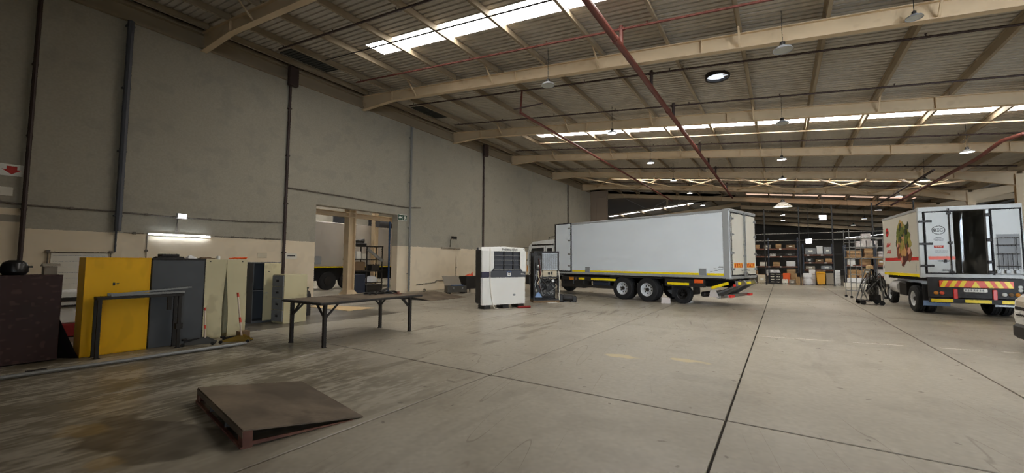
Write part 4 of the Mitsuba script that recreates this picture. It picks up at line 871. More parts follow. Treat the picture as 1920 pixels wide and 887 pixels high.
t.p('cheek', [prism([(1.58, 1.45), (1.70, 1.32), (Wd, 1.32), (Wd, 2.07), (1.58, 2.07)], -0.012, 0.2, 'xz')], 'white_plastic', label='white right cheek')
t.p('band', box(0.34, Wd - 0.005, -0.002, 0.1, 1.11, 1.36), 'slate_grey', label='grey middle band')
t.p('side_badge', box(0.0, 0.34, -0.006, 0.1, 1.12, 1.32), 'navy_panel', label='dark blue panel')
k = t.p('grille', box(0.47, 1.58, 0.10, 0.14, 1.36, 2.07), 'void_black', label='black ribbed grille')
for z in (1.40, 1.57, 1.74, 1.90, 2.04):
    t.p('slat', box(0.475, 1.575, -0.004, 0.10, z - 0.010, z + 0.010, 0.003), 'mid_grey', under=k)
for x in (0.49, 0.90, 1.29, 1.56):
    t.p('mullion', box(x - 0.012, x + 0.012, 0.0, 0.11, 1.36, 2.06), 'black_steel', under=k)
k = t.p('emblem', box(1.01, 1.19, -0.014, 0.0, 1.15, 1.33, 0.004), 'blue_plastic', label='blue and white square emblem')
t.p('mark', [box(1.03, 1.17, -0.018, -0.012, 1.17, 1.31)], 'sign_white', under=k); t.p('mark', [box(1.05, 1.15, -0.022, -0.016, 1.265, 1.295), box(1.085, 1.115, -0.022, -0.016, 1.185, 1.27), box(1.06, 1.14, -0.022, -0.016, 1.205, 1.225)], 'navy_panel', under=k)
t.p('lettering', face_text('THERMO KING', 0.068, (1.12, -0.026, 2.125), (1, 0, 0), (0, -1, 0)), 'print_black', label='dark maker lettering', smooth=False)
t.p('badge', [box(1.60, 1.74, -0.008, -0.001, 1.235, 1.25), box(1.62, 1.78, -0.008, -0.001, 1.21, 1.22)], 'sign_white')
t.p('data_plate', box(1.26, 1.36, -0.04, -0.03, 0.44, 0.51), 'print_grey')
t.p('side_edge', box(-0.012, 0.0, 0.08, 0.5, 0.2, 2.1), 'black_steel')
t.p('seal_cable', tube([(0.30, -0.03, 2.15), (0.30, -0.035, 1.4), (0.30, -0.035, 1.05), (0.33, -0.05, 0.6), (0.40, -0.05, 0.2), (0.46, -0.1, 0.04), (0.56, -0.2, 0.015)], 0.016, 6), 'offwhite', label='pale cable hanging down the front')
for x in (0.1, 0.85, 1.5):
    t.p('skid', box(x, x + 0.25, 0.0, 0.5, 0.0, 0.16, 0.01), 'black_steel')
one('hose', 'dark red pipe end lying under the white refrigeration unit', 'pipe', tube([(-8.0, 12.55, 0.04), (-7.75, 13.0, 0.04)], 0.04), 'red_cloth')

t = Thing('engine_unit', 'stripped refrigeration engine unit full of bare pipes, beside the white unit', 'machine', (-8.60, 14.70, 0), math.atan2(0.70, 0.71))
t.p('frame', [box(x, x + 0.05, y, y + 0.05, 0.08, 2.12) for x in (0.0, 1.05) for y in (0.0, 0.55)] + [box(0, 1.1, y, y + 0.05, z, z + 0.05) for y in (0, 0.55) for z in (0.08, 1.02, 2.08)] + [box(x, x + 0.05, 0, 0.6, z, z + 0.05) for x in (0, 1.05) for z in (0.08, 2.08)], 'black_steel')
t.p('back_plate', box(0.02, 1.08, 0.56, 0.62, 0.1, 2.1), 'engine_dark')
t.p('side_plate', box(0.02, 0.34, 0.05, 0.12, 0.2, 1.95, 0.01), 'engine_dark')
k = t.p('radiator', box(0.36, 1.04, 0.0, 0.08, 1.36, 2.06, 0.006), 'mid_grey', label='pale finned radiator')
t.p('fin', [box(0.38 + q * 0.0315, 0.392 + q * 0.0315, -0.008, 0.0, 1.38, 2.04) for q in range(21)], 'radiator_fin', under=k); t.p('frame', [box(0.36, 1.04, -0.012, 0, 2.03, 2.06), box(0.36, 1.04, -0.012, 0, 1.36, 1.39)], 'radiator_fin', under=k)
t.p('tank', box(0.40, 1.02, 0.02, 0.3, 0.98, 1.34, 0.03), 'cloth_beige', label='beige plastic tank')
t.p('tank_fitting', [cbox(0.66, 0.01, 1.2, 0.08, 0.04, 0.1), cbox(0.78, 0.01, 1.22, 0.07, 0.04, 0.12), cbox(0.70, 0.01, 1.08, 0.14, 0.04, 0.06)], 'engine_dark')
t.p('gauge', lathe([(0, 0), (0.06, 0), (0.06, 0.03), (0, 0.035)], 18, 'y', (0.84, -0.0, 0.9)), 'dial_white', label='round white gauge'); t.p('gauge', lathe([(0, 0), (0.04, 0), (0.04, 0.02), (0, 0.025)], 14, 'y', (0.22, 0.03, 1.52)), 'dial_white', label='round white gauge')
rr = random.Random(3)
blk = [box(0.25, 0.95, 0.15, 0.5, 0.2, 0.85, 0.04)]
for q in range(16):
    x, y, z = rr.uniform(0.12, 0.95), rr.uniform(0.05, 0.25), rr.uniform(0.2, 0.9); s = rr.uniform(0.06, 0.15)
    blk.append(box(x, x + s, y, y + 0.2, z, z + s * rr.uniform(0.5, 1.2), 0.015))
t.p('engine_block', blk, 'engine_dark')
for q in range(9):
    x0_, z0_ = rr.uniform(0.1, 0.95), rr.uniform(0.25, 1.0)
    pts = [(x0_, 0.0, z0_)]
    for s in range(5):
        pts.append((min(1.05, max(0.05, pts[-1][0] + rr.uniform(-0.22, 0.22))), rr.uniform(-0.03, 0.12), min(1.3, max(0.14, pts[-1][2] + rr.uniform(-0.2, 0.2)))))
    t.p('hose', tube(pts, rr.uniform(0.012, 0.028), 6), ['engine_grey', 'black_rubber', 'galvanised'][q % 3])
for x, z, r_ in ((0.45, 0.5, 0.13), (0.8, 0.42, 0.1), (0.62, 0.72, 0.07)):
    t.p('pulley', lathe([(0, 0), (r_ * 0.4, 0), (r_ * 0.45, 0.02), (r_ * 0.85, 0.02), (r_, 0.0), (r_, 0.05), (0, 0.05)], 20, 'y', (x, 0.06, z)), 'engine_grey')
t.p('hanging_wire', [tube([(0.2, 0.0, 1.3), (0.18, -0.05, 1.1), (0.24, -0.06, 0.95), (0.16, -0.04, 0.8)], 0.02, 6), tube([(0.3, 0.0, 1.34), (0.34, -0.04, 1.2), (0.28, -0.06, 1.05)], 0.03, 6)], 'cloth_beige', label='tangle of pale wires')
for q in range(10):
    x, z = rr.uniform(0.04, 0.3), rr.uniform(0.35, 1.85)
    t.p('fitting', [box(x, x + rr.uniform(0.03, 0.09), 0.0, 0.06, z, z + rr.uniform(0.03, 0.12), 0.006)], ['engine_grey', 'cloth_beige', 'galvanised', 'black_rubber'][q % 4])
for q in range(5):
    x = rr.uniform(0.05, 0.3)
    t.p('hose', tube([(x, 0.0, rr.uniform(1.3, 1.9)), (x + 0.06, -0.05, rr.uniform(1.0, 1.3)), (x - 0.03, -0.03, rr.uniform(0.7, 0.95)), (x + 0.1, 0.0, rr.uniform(0.25, 0.6))], rr.uniform(0.01, 0.02), 6), ['black_rubber', 'galvanised', 'pipe_red'][q % 3])
t.p('rag', hull([[0.05 + a, -0.08 + b, 0.22 + c] for a, b, c in ((0, 0, 0), (0.3, 0, 0), (0, 0.15, 0), (0.3, 0.15, 0), (0.15, 0.05, 0.22), (0.05, 0.1, 0.14), (0.25, 0.08, 0.12))]), 'blue_flap', label='blue rag')
t.p('pallet', [box(-0.02, 1.1, y, y + 0.1, 0, 0.08) for y in (-0.05, 0.25, 0.5)], 'wood_dark'); t.p('drip_tray', box(0.55, 0.95, -0.22, -0.02, 0.0, 0.03), 'offwhite')
t.p('exhaust_pipe', tube([(1.08, -0.02, 1.3), (1.12, -0.03, 0.9), (1.09, -0.03, 0.3), (1.1, -0.03, 0.1)], 0.02, 6), 'offwhite')
t = Thing('motor', 'small black motor on the floor beside the stripped engine unit', 'motor', (-7.62, 15.9, 0), 0.6)
t.p('body', [lathe([(0, -0.22), (0.13, -0.22), (0.15, -0.15), (0.15, 0.15), (0.12, 0.22), (0, 0.22)], 16, 'x', (0, 0, 0.17))], 'black_steel'); t.p('foot', [box(-0.2, -0.1, -0.15, 0.15, 0, 0.05), box(0.1, 0.2, -0.15, 0.15, 0, 0.05)], 'black_steel'); t.p('bracket', [box(0.2, 0.36, -0.1, 0.1, 0, 0.25, 0.02), box(-0.36, -0.2, -0.08, 0.08, 0.0, 0.33, 0.02)], 'engine_dark')

# ================================================================ WHEELS
def wheel(t, x, y, r, w, sgn=1, dual=0.0, rim='rim_silver', name='wheel'):
    """wheel whose outer face lies at y, turned about the y axis; sgn = which way is outward"""
    o = sgn
    prof = [(r * 0.56, 0.02), (r * 0.62, 0.0), (r * 0.90, 0.0), (r * 0.97, 0.02), (r, 0.05), (r, w - 0.05), (r * 0.97, w - 0.02), (r * 0.6, w), (r * 0.56, w - 0.02), (r * 0.56, 0.02)]
    def place(pr, n, yy):
        pr = [(a, -o * b) for a, b in pr]
        m = lathe(pr, n)
        m = M(m.v[:, [0, 2, 1]] * [1, 1, 1], m.f[:, ::-1] if o > 0 else m.f)
        return m.mv(x, yy, r)
    # tread blocks are cut as grooves round the tyre
    tread = [(r, 0.06), (r, w * 0.3), (r - 0.014, w * 0.3), (r - 0.014, w * 0.34), (r, w * 0.34), (r, w * 0.62), (r - 0.014, w * 0.62), (r - 0.014, w * 0.66), (r, w * 0.66), (r, w - 0.06)]
    full = prof[:4] + tread + prof[6:]
    k = t.p(name, place(full, 36, y), 'black_rubber', label='black tyre')
    t.p('rim', [place([(0, 0.10), (r * 0.17, 0.10), (r * 0.19, 0.14), (r * 0.22, 0.16), (r * 0.44, 0.15), (r * 0.50, 0.10), (r * 0.52, 0.03), (r * 0.57, 0.015), (r * 0.57, w - 0.03), (0, w - 0.03)], 28, y)], rim, under=k, label='silver steel rim')
    t.p('hub', place([(0, 0.03), (r * 0.13, 0.03), (r * 0.16, 0.06), (r * 0.16, 0.13), (0, 0.13)], 18, y), 'black_steel', under=k)
    holes = []
    for q in range(8):
        a = q * math.pi / 4 + 0.2
        holes.append(disc((x + r * 0.33 * math.cos(a), y - o * 0.145, r + r * 0.33 * math.sin(a)), r * 0.055, (0, o, 0), 10))
    t.p('hand_hole', holes, 'void_black', under=k)
    if dual:
        t.p('inner_tyre', place(full, 28, y - o * (w + 0.04)), 'black_rubber', under=k)

# ================================================================ LONG WHITE BOX TRUCK
# frame: x forward from the rear, y = 0 is the near (left) side and the body goes to y = -2.5
t = Thing('box_truck', 'long white refrigerated box truck with a yellow stripe, standing in the middle', 'truck', (-1.58, 17.02, 0), math.radians(163.77))
L1, W1, ZB, ZT = 8.84, 2.52, 1.10, 3.69
t.p('body', box(0.12, L1, -W1, 0.0, ZB + 0.1, ZT - 0.03, 0.02), 'truck_white', label='white insulated body')
t.p('bottom_rail', [box(0.0, L1, -0.06, 0.015, ZB, ZB + 0.1), box(0.0, L1, -W1 - 0.015, -W1 + 0.06, ZB, ZB + 0.1), box(0.0, 0.16, -W1, 0, ZB - 0.02, ZB + 0.1)], 'rail_grey')
t.p('top_rail', [box(0.0, L1, -0.10, 0.02, ZT - 0.10, ZT, 0.015), box(0.0, L1, -W1 - 0.02, -W1 + 0.1, ZT - 0.10, ZT, 0.015)], 'rail_grey')
t.p('roof_skin', box(0.0, L1, -W1 + 0.08, -0.08, ZT - 0.02, ZT + 0.01), 'offwhite')
t.p('corner_post', [box(-0.02, 0.22, -0.12, 0.025, ZB, ZT, 0.02)], 'rail_grey'); t.p('corner_post', [box(-0.02, 0.22, -W1 - 0.025, -W1 + 0.12, ZB, ZT, 0.02)], 'rail_grey')
t.p('rear_header', box(-0.05, 0.2, -W1 - 0.02, 0.02, ZT - 0.10, ZT + 0.02, 0.02), 'rail_grey')
t.p('rear_sill', box(-0.04, 0.16, -W1, 0.0, ZB, ZB + 0.10, 0.01), 'rail_grey')
for q, (ya, yb) in enumerate(((-1.25, -0.09), (-W1 + 0.09, -1.27))):
    k = t.p('rear_door', box(-0.05, 0.10, ya, yb, ZB + 0.12, ZT - 0.13, 0.012), 'offwhite', label='cream-white rear door with orange warning board')
    t.p('seal', [box(-0.056, -0.03, ya, yb, ZB + 0.10, ZB + 0.14), box(-0.056, -0.03, ya, yb, ZT - 0.145, ZT - 0.115), box(-0.056, -0.03, yb - 0.02 if q == 0 else ya, yb if q == 0 else ya + 0.02, ZB + 0.12, ZT - 0.13)], 'black_rubber', under=k)
    yc = ya + 0.05 if q == 0 else yb - 0.05
    t.p('lock_bar', [tube([(-0.085, yc, ZB + 0.05), (-0.085, yc, ZT - 0.06)], 0.018, 8)] + [cbox(-0.07, yc, z, 0.05, 0.08, 0.05) for z in (ZB + 0.15, 1.95, 2.4, ZT - 0.15)], 'galvanised', under=k)
    yh = yb - 0.02 if q == 0 else ya + 0.02
    for z in (1.45, 2.05, 2.75, 3.35):
        t.p('hinge', [cbox(-0.065, yh + (-0.06 if q == 0 else 0.06), z, 0.03, 0.20, 0.07, 0.004), tube([(-0.06, yh + (0.04 if q == 0 else -0.04), z - 0.06), (-0.06, yh + (0.04 if q == 0 else -0.04), z + 0.06)], 0.025, 8)], 'galvanised', under=k)
    y0, y1 = (-1.05, -0.25) if q == 0 else (-2.27, -1.47)
    b = t.p('warning_board', box(-0.058, -0.05, y0, y1, 1.50, 1.68), 'board_amber', under=k)
    s = 1 if q == 0 else -1
    for n in range(5):
        yy = y0 + 0.04 + n * 0.16
        dx = 0.09
        pts = [(yy, 1.505), (yy + 0.07, 1.505), (yy + 0.07 - s * dx + (dx if s < 0 else 0) * 0, 1.675), (yy - s * dx, 1.675)]
        pts = [(min(max(a, y0), y1), z) for a, z in pts]
        t.p('warning_stripe', prism(pts, -0.062, -0.056, 'yz'), 'stripe_red', under=k, smooth=False)
    t.p('lock_handle', [bar((-0.09, yc, 1.42), (-0.09, yc + (0.32 if q == 0 else -0.32), 1.40), 0.03), cbox(-0.09, yc, 1.25, 0.06, 0.14, 0.18, 0.01), bar((-0.1, yc, 1.27), (-0.1, yc + (0.24 if q == 0 else -0.24), 1.25), 0.05, 0.03)], 'galvanised', under=k)
# front side door with black seal and hinges
k = t.p('side_door', box(7.74, 8.78, 0.0, 0.03, ZB + 0.14, ZT - 0.02, 0.008), 'truck_white', label='white side door near the cab')
t.p('seal', [box(7.68, 7.74, 0.0, 0.035, ZB + 0.10, ZT + 0.02), box(8.78, 8.84, 0.0, 0.035, ZB + 0.10, ZT + 0.02), box(7.68, 8.84, 0.0, 0.035, ZB + 0.09, ZB + 0.15), box(7.68, 8.84, 0.0, 0.035, ZT - 0.03, ZT + 0.02)], 'black_rubber', under=k)
for z in (1.5, 2.1, 2.8, 3.42):
    t.p('hinge', [cbox(7.80, 0.04, z, 0.24, 0.025, 0.07, 0.004), tube([(7.70, 0.045, z - 0.06), (7.70, 0.045, z + 0.06)], 0.022, 8)], 'galvanised', under=k)
t.p('stripe', [box(0.2, 0.84, 0.0, 0.006, 1.205, 1.285), box(1.16, 6.5, 0.0, 0.006, 1.205, 1.285), box(6.82, 7.66, 0.0, 0.006, 1.205, 1.285)], 'tape_yellow', label='yellow reflective stripe')
for x in (0.86, 6.52):
    t.p('vent', [box(x, x + 0.28, 0.0, 0.012, 1.20, 1.46, 0.004), *[box(x + 0.03, x + 0.25, 0.012, 0.018, z, z + 0.012) for z in (1.26, 1.3, 1.34, 1.38, 1.42)]], 'print_grey')
t.p('small_print', [box(0.24, 0.40, 0, 0.004, 1.50, 1.55), box(0.24, 0.40, 0, 0.004, 1.43, 1.455), box(0.44, 0.58, 0, 0.004, 1.45, 1.47), box(0.44, 0.58, 0, 0.004, 1.38, 1.41), box(0.62, 0.72, 0, 0.004, 1.33, 1.35)], 'print_grey', smooth=False)
t.p('chassis', [box(0.3, 11.0, -1.0, -0.9, 0.72, 1.02), box(0.3, 11.0, -1.65, -1.55, 0.72, 1.02), *[box(x, x + 0.08, -1.6, -0.95, 0.78, 0.98) for x in (0.5, 2.0, 5.5, 7.2)]], 'void_black')
t.p('body_bearer', [box(0.05, L1, -0.62, -0.5, 1.0, 1.10), box(0.05, L1, -2.0, -1.9, 1.0, 1.1), box(0.05, L1, -W1 + 0.05, -0.05, 1.06, 1.10)], 'black_steel')
t.p('side_guard', [box(5.05, 8.4, -0.10, -0.06, 0.78, 0.98), box(5.05, 8.4, -0.10, -0.06, 0.45, 0.58), box(5.1, 5.16, -0.3, -0.06, 0.45, 1.05), box(8.3, 8.36, -0.3, -0.06, 0.45, 1.05)], 'black_steel')
t.p('side_guard', [box(0.95, 2.62, -0.12, -0.05, 0.72, 1.02)], 'black_steel')
t.p('guard_tape', [box(5.06, 6.5, -0.06, -0.052, 0.82, 0.92)], 'tape_yellow', label='yellow reflective tape'); t.p('guard_tape', [box(6.9, 7.28, -0.06, -0.052, 0.82, 0.92)], 'tape_yellow', label='yellow reflective tape'); t.p('guard_tape', box(1.58, 2.5, -0.05, -0.042, 0.78, 0.88), 'tape_yellow', label='yellow reflective tape')
t.p('marker_plate', box(7.6, 7.9, -0.06, -0.04, 0.78, 0.92), 'amber'); t.p('marker_plate', box(7.42, 7.5, -0.06, -0.04, 0.78, 0.92), 'wood_dark')
t.p('under_box', box(1.02, 1.38, -0.20, -0.04, 0.88, 1.03, 0.01), 'orange', label='orange box under the body')
t.p('tank', [lathe([(0, -0.5), (0.2, -0.5), (0.24, -0.46), (0.24, 0.46), (0.2, 0.5), (0, 0.5)], 20, 'x', (6.0, -0.4, 0.66))], 'rack_blue', label='dark blue air tank')
t.p('battery_box', box(7.0, 7.6, -0.75, -0.14, 0.4, 0.95, 0.02), 'black_steel'); t.p('fuel_tank', box(7.7, 8.6, -0.8, -0.16, 0.38, 0.95, 0.05), 'black_steel')
for x in (3.46, 4.70):
    wheel(t, x, -0.03, 0.51, 0.26, 1, dual=1); wheel(t, x, -W1 + 0.03, 0.51, 0.26, -1)
    t.p('axle', tube([(x, -0.5, 0.51), (x, -2.1, 0.51)], 0.09, 10), 'void_black')
t.p('mud_flap', [box(2.28, 2.32, -0.62, -0.06, 0.28, 1.02), box(2.28, 2.32, -2.5, -1.9, 0.28, 1.02)], 'black_rubber')
t.p('mudguard', [box(2.75, 5.4, -0.60, -0.05, 1.0, 1.05, 0.01)], 'black_rubber')
wheel(t, 2.05, -0.36, 0.40, 0.24, 1, rim='black_steel', name='lift_axle_wheel')
t.p('hook', [tube([(1.42, -0.1, 0.9), (1.42, -0.1, 0.62), (1.50, -0.1, 0.56), (1.36, -0.1, 0.54), (1.30, -0.1, 0.6)], 0.014, 6)], 'black_steel')
# folded tail lift under the rear
k = t.p('tail_lift', [bar((1.18, -0.35, 0.44), (1.16, -W1 + 0.35, 0.44), 0.2, 0.2, 0.05)], 'black_steel', label='folded grey tail lift')
t.ps('arm', [bar((0.70, y, 0.40), (-0.25, y, 0.98), 0.08, 0.16, 0.01) for y in (-0.75, -1.75)], 'aluminium', under=k)
t.p('platform', [bar((0.62, y, 0.45), (0.02, y, 0.92), 0.42, 0.05, 0.006) for y in (-1.0, -1.5)], 'engine_grey', under=k)
t.p('ram', [tube([(0.85, y, 0.42), (0.1, y, 0.78)], 0.045, 10) for y in (-0.55, -1.95)], 'galvanised', under=k)
t.p('cross_beam', [box(0.15, 0.30, -2.35, -0.15, 0.38, 0.50, 0.01), box(0.45, 0.60, -2.3, -0.2, 0.33, 0.44, 0.01)], 'aluminium', under=k)
t.p('side_tape', [bar((0.72, -0.08, 0.72), (0.1, -0.08, 0.93), 0.05, 0.10)], 'tape_yellow', under=k)
t.p('rear_tape', [box(-0.10, -0.06, -1.75, -0.55, 0.86, 0.96)], 'tape_yellow', under=k); t.p('bumper', box(-0.06, 0.04, -1.85, -0.5, 0.82, 1.0, 0.01), 'mid_grey', under=k)
t.p('tail_lamp', box(0.05, 0.16, -0.52, -0.20, 0.38, 0.48, 0.01), 'lamp_red', under=k, label='red tail lamp'); t.p('tail_lamp', box(0.05, 0.16, -2.28, -2.0, 0.38, 0.48, 0.01), 'lamp_red', under=k, label='red tail lamp')
t.p('reflector', [box(-0.03, 0.03, -0.42, -0.30, 0.8, 0.88)], 'lamp_red', under=k)
t.p('bracket', prism([(0.5, 0.36), (0.86, 0.38), (0.80, 0.62), (0.62, 0.66)], -0.20, -0.16, 'xz'), 'pink_chock', under=k)
# cab
k = t.p('cab', [prism([(9.0, 0.95), (11.05, 0.95), (11.15, 1.6), (10.95, 2.62), (10.6, 2.84), (9.0, 2.92)], -2.45, -0.04, 'xz')], 'white_plastic', label='white driver cab')
t.p('window', prism([(9.75, 1.85), (10.85, 1.80), (10.72, 2.45), (9.75, 2.5)], -0.04, -0.03, 'xz'), 'dark_glass', under=k); t.p('rear_window', prism([(9.12, 1.95), (9.5, 1.95), (9.5, 2.45), (9.12, 2.45)], -0.04, -0.03, 'xz'), 'dark_glass', under=k)
t.p('windscreen', hull([[11.14, -0.2, 1.68], [11.14, -2.3, 1.68], [10.98, -0.25, 2.55], [10.98, -2.25, 2.55], [11.12, -0.2, 1.68], [11.12, -2.3, 1.68], [10.95, -0.25, 2.55], [10.95, -2.25, 2.55]]), 'dark_glass', under=k)
t.p('roof_edge', box(9.0, 10.7, -0.1, -0.02, 2.60, 2.68), 'black_steel', under=k); t.p('door_line', [box(9.62, 9.64, -0.045, -0.032, 1.0, 2.55), box(10.9, 10.92, -0.045, -0.032, 1.0, 2.4), box(9.62, 10.9, -0.045, -0.032, 1.0, 1.02)], 'print_black', under=k)
t.p('mirror', [box(11.15, 11.3, 0.08, 0.32, 1.75, 2.35, 0.03), tube([(11.0, -0.05, 2.5), (11.2, 0.15, 2.52), (11.22, 0.2, 2.3)], 0.02, 6), tube([(11.02, -0.05, 1.8), (11.2, 0.15, 1.78)], 0.02, 6)], 'black_steel', under=k)
t.p('bumper', box(10.9, 11.3, -2.45, -0.04, 0.4, 0.95, 0.05), 'black_steel', under=k); t.p('indicator', box(11.05, 11.1, -0.05, -0.02, 1.15, 1.5), 'amber', under=k); t.p('step', [box(9.7, 10.4, -0.35, -0.04, 0.4, 0.5), box(9.7, 10.4, -0.3, -0.04, 0.7, 0.78)], 'black_steel', under=k)
wheel(t, 9.85, -0.06, 0.51, 0.28, 1); wheel(t, 9.85, -2.42, 0.51, 0.28, -1)
t.p('antenna', tube([(9.6, -0.3, 2.88), (9.5, -0.2, 3.05), (9.1, -0.2, 3.08)], 0.02, 6), 'black_steel')
one('wheel_chock', 'white metal chock with red print, by the rear tyre of the long truck', 'chock', [hull([[a, b, c] for a, b, c in ((-0.17, -0.02, 0), (0.17, -0.02, 0), (-0.17, 0.2, 0), (0.17, 0.2, 0), (-0.17, 0.08, 0.23), (0.17, 0.08, 0.23))])], 'pink_chock', at=(-4.05, 17.72, 0), rot=-0.1)
one('wheel_chock', 'plain white metal chock behind the mud flap of the long truck', 'chock', [box(-0.14, 0.14, 0, 0.22, 0, 0.22, 0.01), box(0.14, 0.3, 0, 0.22, 0, 0.06, 0.01)], 'white_plastic', at=(-3.5, 18.6, 0), rot=-0.3)

# ================================================================ DELIVERY TRUCK ON THE RIGHT
# frame: x forward, y = 0 near (left) side, body to y = -2.35
t = Thing('delivery_truck', 'white food delivery truck seen from behind with a striped warning board, right side', 'truck', (3.92, 19.0, 0), math.radians(94.5))
L2, W2, ZB2, ZT2 = 3.85, 2.36, 1.24, 3.55
t.p('body', [box(0.06, L2, -0.07, 0, ZB2, ZT2 - 0.02), box(0.06, L2, -W2, -W2 + 0.07, ZB2, ZT2 - 0.02), box(0.06, L2, -W2, 0, ZT2 - 0.09, ZT2 - 0.02), box(0.06, L2, -W2, 0, ZB2, ZB2 + 0.1), box(L2 - 0.08, L2, -W2, 0, ZB2, ZT2 - 0.02)], 'body_cream', label='white insulated body', smooth=False)
t.p('top_rail', [box(0.0, L2, -0.1, 0.015, ZT2 - 0.09, ZT2 + 0.01, 0.01), box(0, L2, -W2 - 0.015, -W2 + 0.1, ZT2 - 0.09, ZT2 + 0.01, 0.01)], 'rail_grey')
t.p('rear_frame', [box(-0.02, 0.1, -0.10, 0.02, ZB2, ZT2, 0.01), box(-0.02, 0.1, -W2 - 0.02, -W2 + 0.08, ZB2, ZT2, 0.01), box(-0.03, 0.1, -W2 - 0.02, 0.02, ZT2 - 0.12, ZT2 + 0.03, 0.012), box(-0.03, 0.12, -W2 - 0.02, 0.02, ZB2 - 0.02, ZB2 + 0.12, 0.01)], 'door_white')
t.p('bottom_rail', [box(0, L2, -0.02, 0.012, ZB2, ZB2 + 0.10)], 'tape_yellow', label='yellow stripe along the bottom edge')
# left rear door, shut
k = t.p('rear_door', box(-0.05, 0.06, -0.82, -0.14, ZB2 + 0.15, ZT2 - 0.15, 0.01), 'door_white', label='left rear door with logos and red stripe')
t.p('seal', [box(-0.052, 0, -0.15, -0.12, ZB2 + 0.13, ZT2 - 0.13), box(-0.052, 0, -0.84, -0.12, ZT2 - 0.16, ZT2 - 0.13), box(-0.052, 0, -0.84, -0.12, ZB2 + 0.12, ZB2 + 0.15)], 'black_rubber', under=k)
for z in (1.62, 2.35, 3.10):
    t.p('hinge', [cbox(-0.06, -0.14, z, 0.03, 0.34, 0.07, 0.004)], 'black_steel', under=k)
t.p('lock_bar', [tube([(-0.08, -0.72, ZB2 + 0.1), (-0.08, -0.72, ZT2 - 0.05)], 0.015, 8)] + [cbox(-0.07, -0.72, z, 0.05, 0.10, 0.07) for z in (1.42, 2.38, 3.34)], 'black_steel', under=k)
t.p('lock_handle', [bar((-0.09, -0.72, 1.48), (-0.09, -0.50, 1.48), 0.035), bar((-0.09, -0.66, 1.78), (-0.09, -0.40, 1.78), 0.03), cbox(-0.08, -0.58, 1.78, 0.04, 0.05, 0.1)], 'black_steel', under=k)
th = np.linspace(0, 2 * math.pi, 29)[:-1]
ring = []
for a, b in zip(th, np.roll(th, -1)):
    ring.append(bar((-0.056, -0.46 + 0.155 * math.cos(a), 2.80 + 0.135 * math.sin(a)), (-0.056, -0.46 + 0.155 * math.cos(b), 2.80 + 0.135 * math.sin(b)), 0.008, 0.016))
t.p('emblem', ring + [face_text('BIC', 0.10, (-0.052, -0.46, 2.80), (0, -1, 0), (-1, 0, 0))], 'print_black', under=k, smooth=False, label='dark letters in an oval ring')
t.p('lettering', [box(-0.056, -0.05, -0.52, -0.38, 2.54, 2.565), box(-0.056, -0.05, -0.58, -0.33, 2.49, 2.51), box(-0.056, -0.05, -0.56, -0.35, 2.44, 2.455)], 'print_grey', under=k)
t.p('red_logo', [box(-0.056, -0.05, -0.56, -0.33, 2.21, 2.29, 0.002)], 'sign_red', under=k); t.p('logo_mark', [box(-0.06, -0.055, -0.46 - d, -0.42 - d, 2.235, 2.265, 0.001) for d in (-0.055, 0.0, 0.055)], 'pink_food', under=k)
t.p('lettering', [box(-0.056, -0.05, -0.66, -0.34, z, z + 0.012) for z in (2.14, 2.10, 2.06)], 'print_grey', under=k)
t.p('stripe', box(-0.056, -0.05, -0.82, -0.18, 1.82, 1.93), 'stripe_orange', under=k)
# opening with strip curtain
for q in range(5):
    y = -0.86 - q * 0.155
    zs = np.linspace(ZB2 + 0.14, ZT2 - 0.16, 10)
    v = []
    for z in zs:
        w_ = math.sin(z * 2.2 + q * 1.7) * 0.004 + 0.03 * (q % 2)
        k_ = 0.014 + 0.003 * math.sin(z * 3.1 + 2 * q)          # each strip hangs a little turned
        bulge = 0.016 if q == 1 else 0.0                         # one strip is bowed and catches the light
        for yy, xx in ((y, w_ + k_), (y - 0.04, w_ + k_ * 0.5 + bulge * 0.6), (y - 0.09, w_ + bulge + 0.002 * math.sin(z * 9)), (y - 0.14, w_ - k_ * 0.6 + bulge * 0.4), (y - 0.175, w_ - k_)):
            v.append([0.06 + xx, yy, z])
    qd = [[5 * i + j, 5 * i + j + 1, 5 * i + j + 6, 5 * i + j + 5] for i in range(9) for j in range(4)]
    t.p('curtain_strip', quads(v, qd), 'pvc', smooth=True, label='glossy strip of the curtain')
t.p('centre_post', [box(-0.06, 0.08, -1.64, -1.56, ZB2 + 0.1, ZT2 - 0.12, 0.01)], 'rail_grey'); t.p('post_hinge', [cbox(-0.07, -1.60, z, 0.05, 0.12, 0.10, 0.01) for z in (1.42, 1.75, 2.45, 3.25)], 'black_steel')
# right door leaf with treadplate and wire rack
k = t.p('rear_door', box(-0.07, 0.02, -W2 + 0.06, -1.68, ZB2 + 0.12, ZT2 - 0.14, 0.01), 'door_white', label='right rear door with grey plate and wire rack')
t.p('seal', [box(-0.075, 0, -W2 + 0.03, -1.66, ZT2 - 0.15, ZT2 - 0.11), box(-0.075, 0, -1.69, -1.655, ZB2 + 0.1, ZT2 - 0.12), box(-0.075, 0, -W2 + 0.03, -W2 + 0.06, ZB2 + 0.1, ZT2 - 0.12)], 'black_rubber', under=k)
t.p('kick_plate', box(-0.078, -0.068, -W2 + 0.10, -1.76, ZB2 + 0.3, 2.62), 'print_grey', under=k)
t.p('wire_rack', [tube([(-0.13, -1.72, z), (-0.13, -2.22, z)], 0.012, 6) for z in (1.62, 2.0, 2.28, 2.5)] + [tube([(-0.13, y, 1.5), (-0.13, y, z1)], 0.008, 6) for y, z1 in ((-1.76, 2.5), (-1.86, 2.02), (-1.96, 2.02), (-2.06, 2.02), (-2.16, 2.5))] + [tube([(-0.13, y, 2.28), (-0.17, y, 2.24)], 0.008, 6) for y in (-1.8, -1.88, -1.96, -2.04, -2.12)], 'engine_dark', under=k)
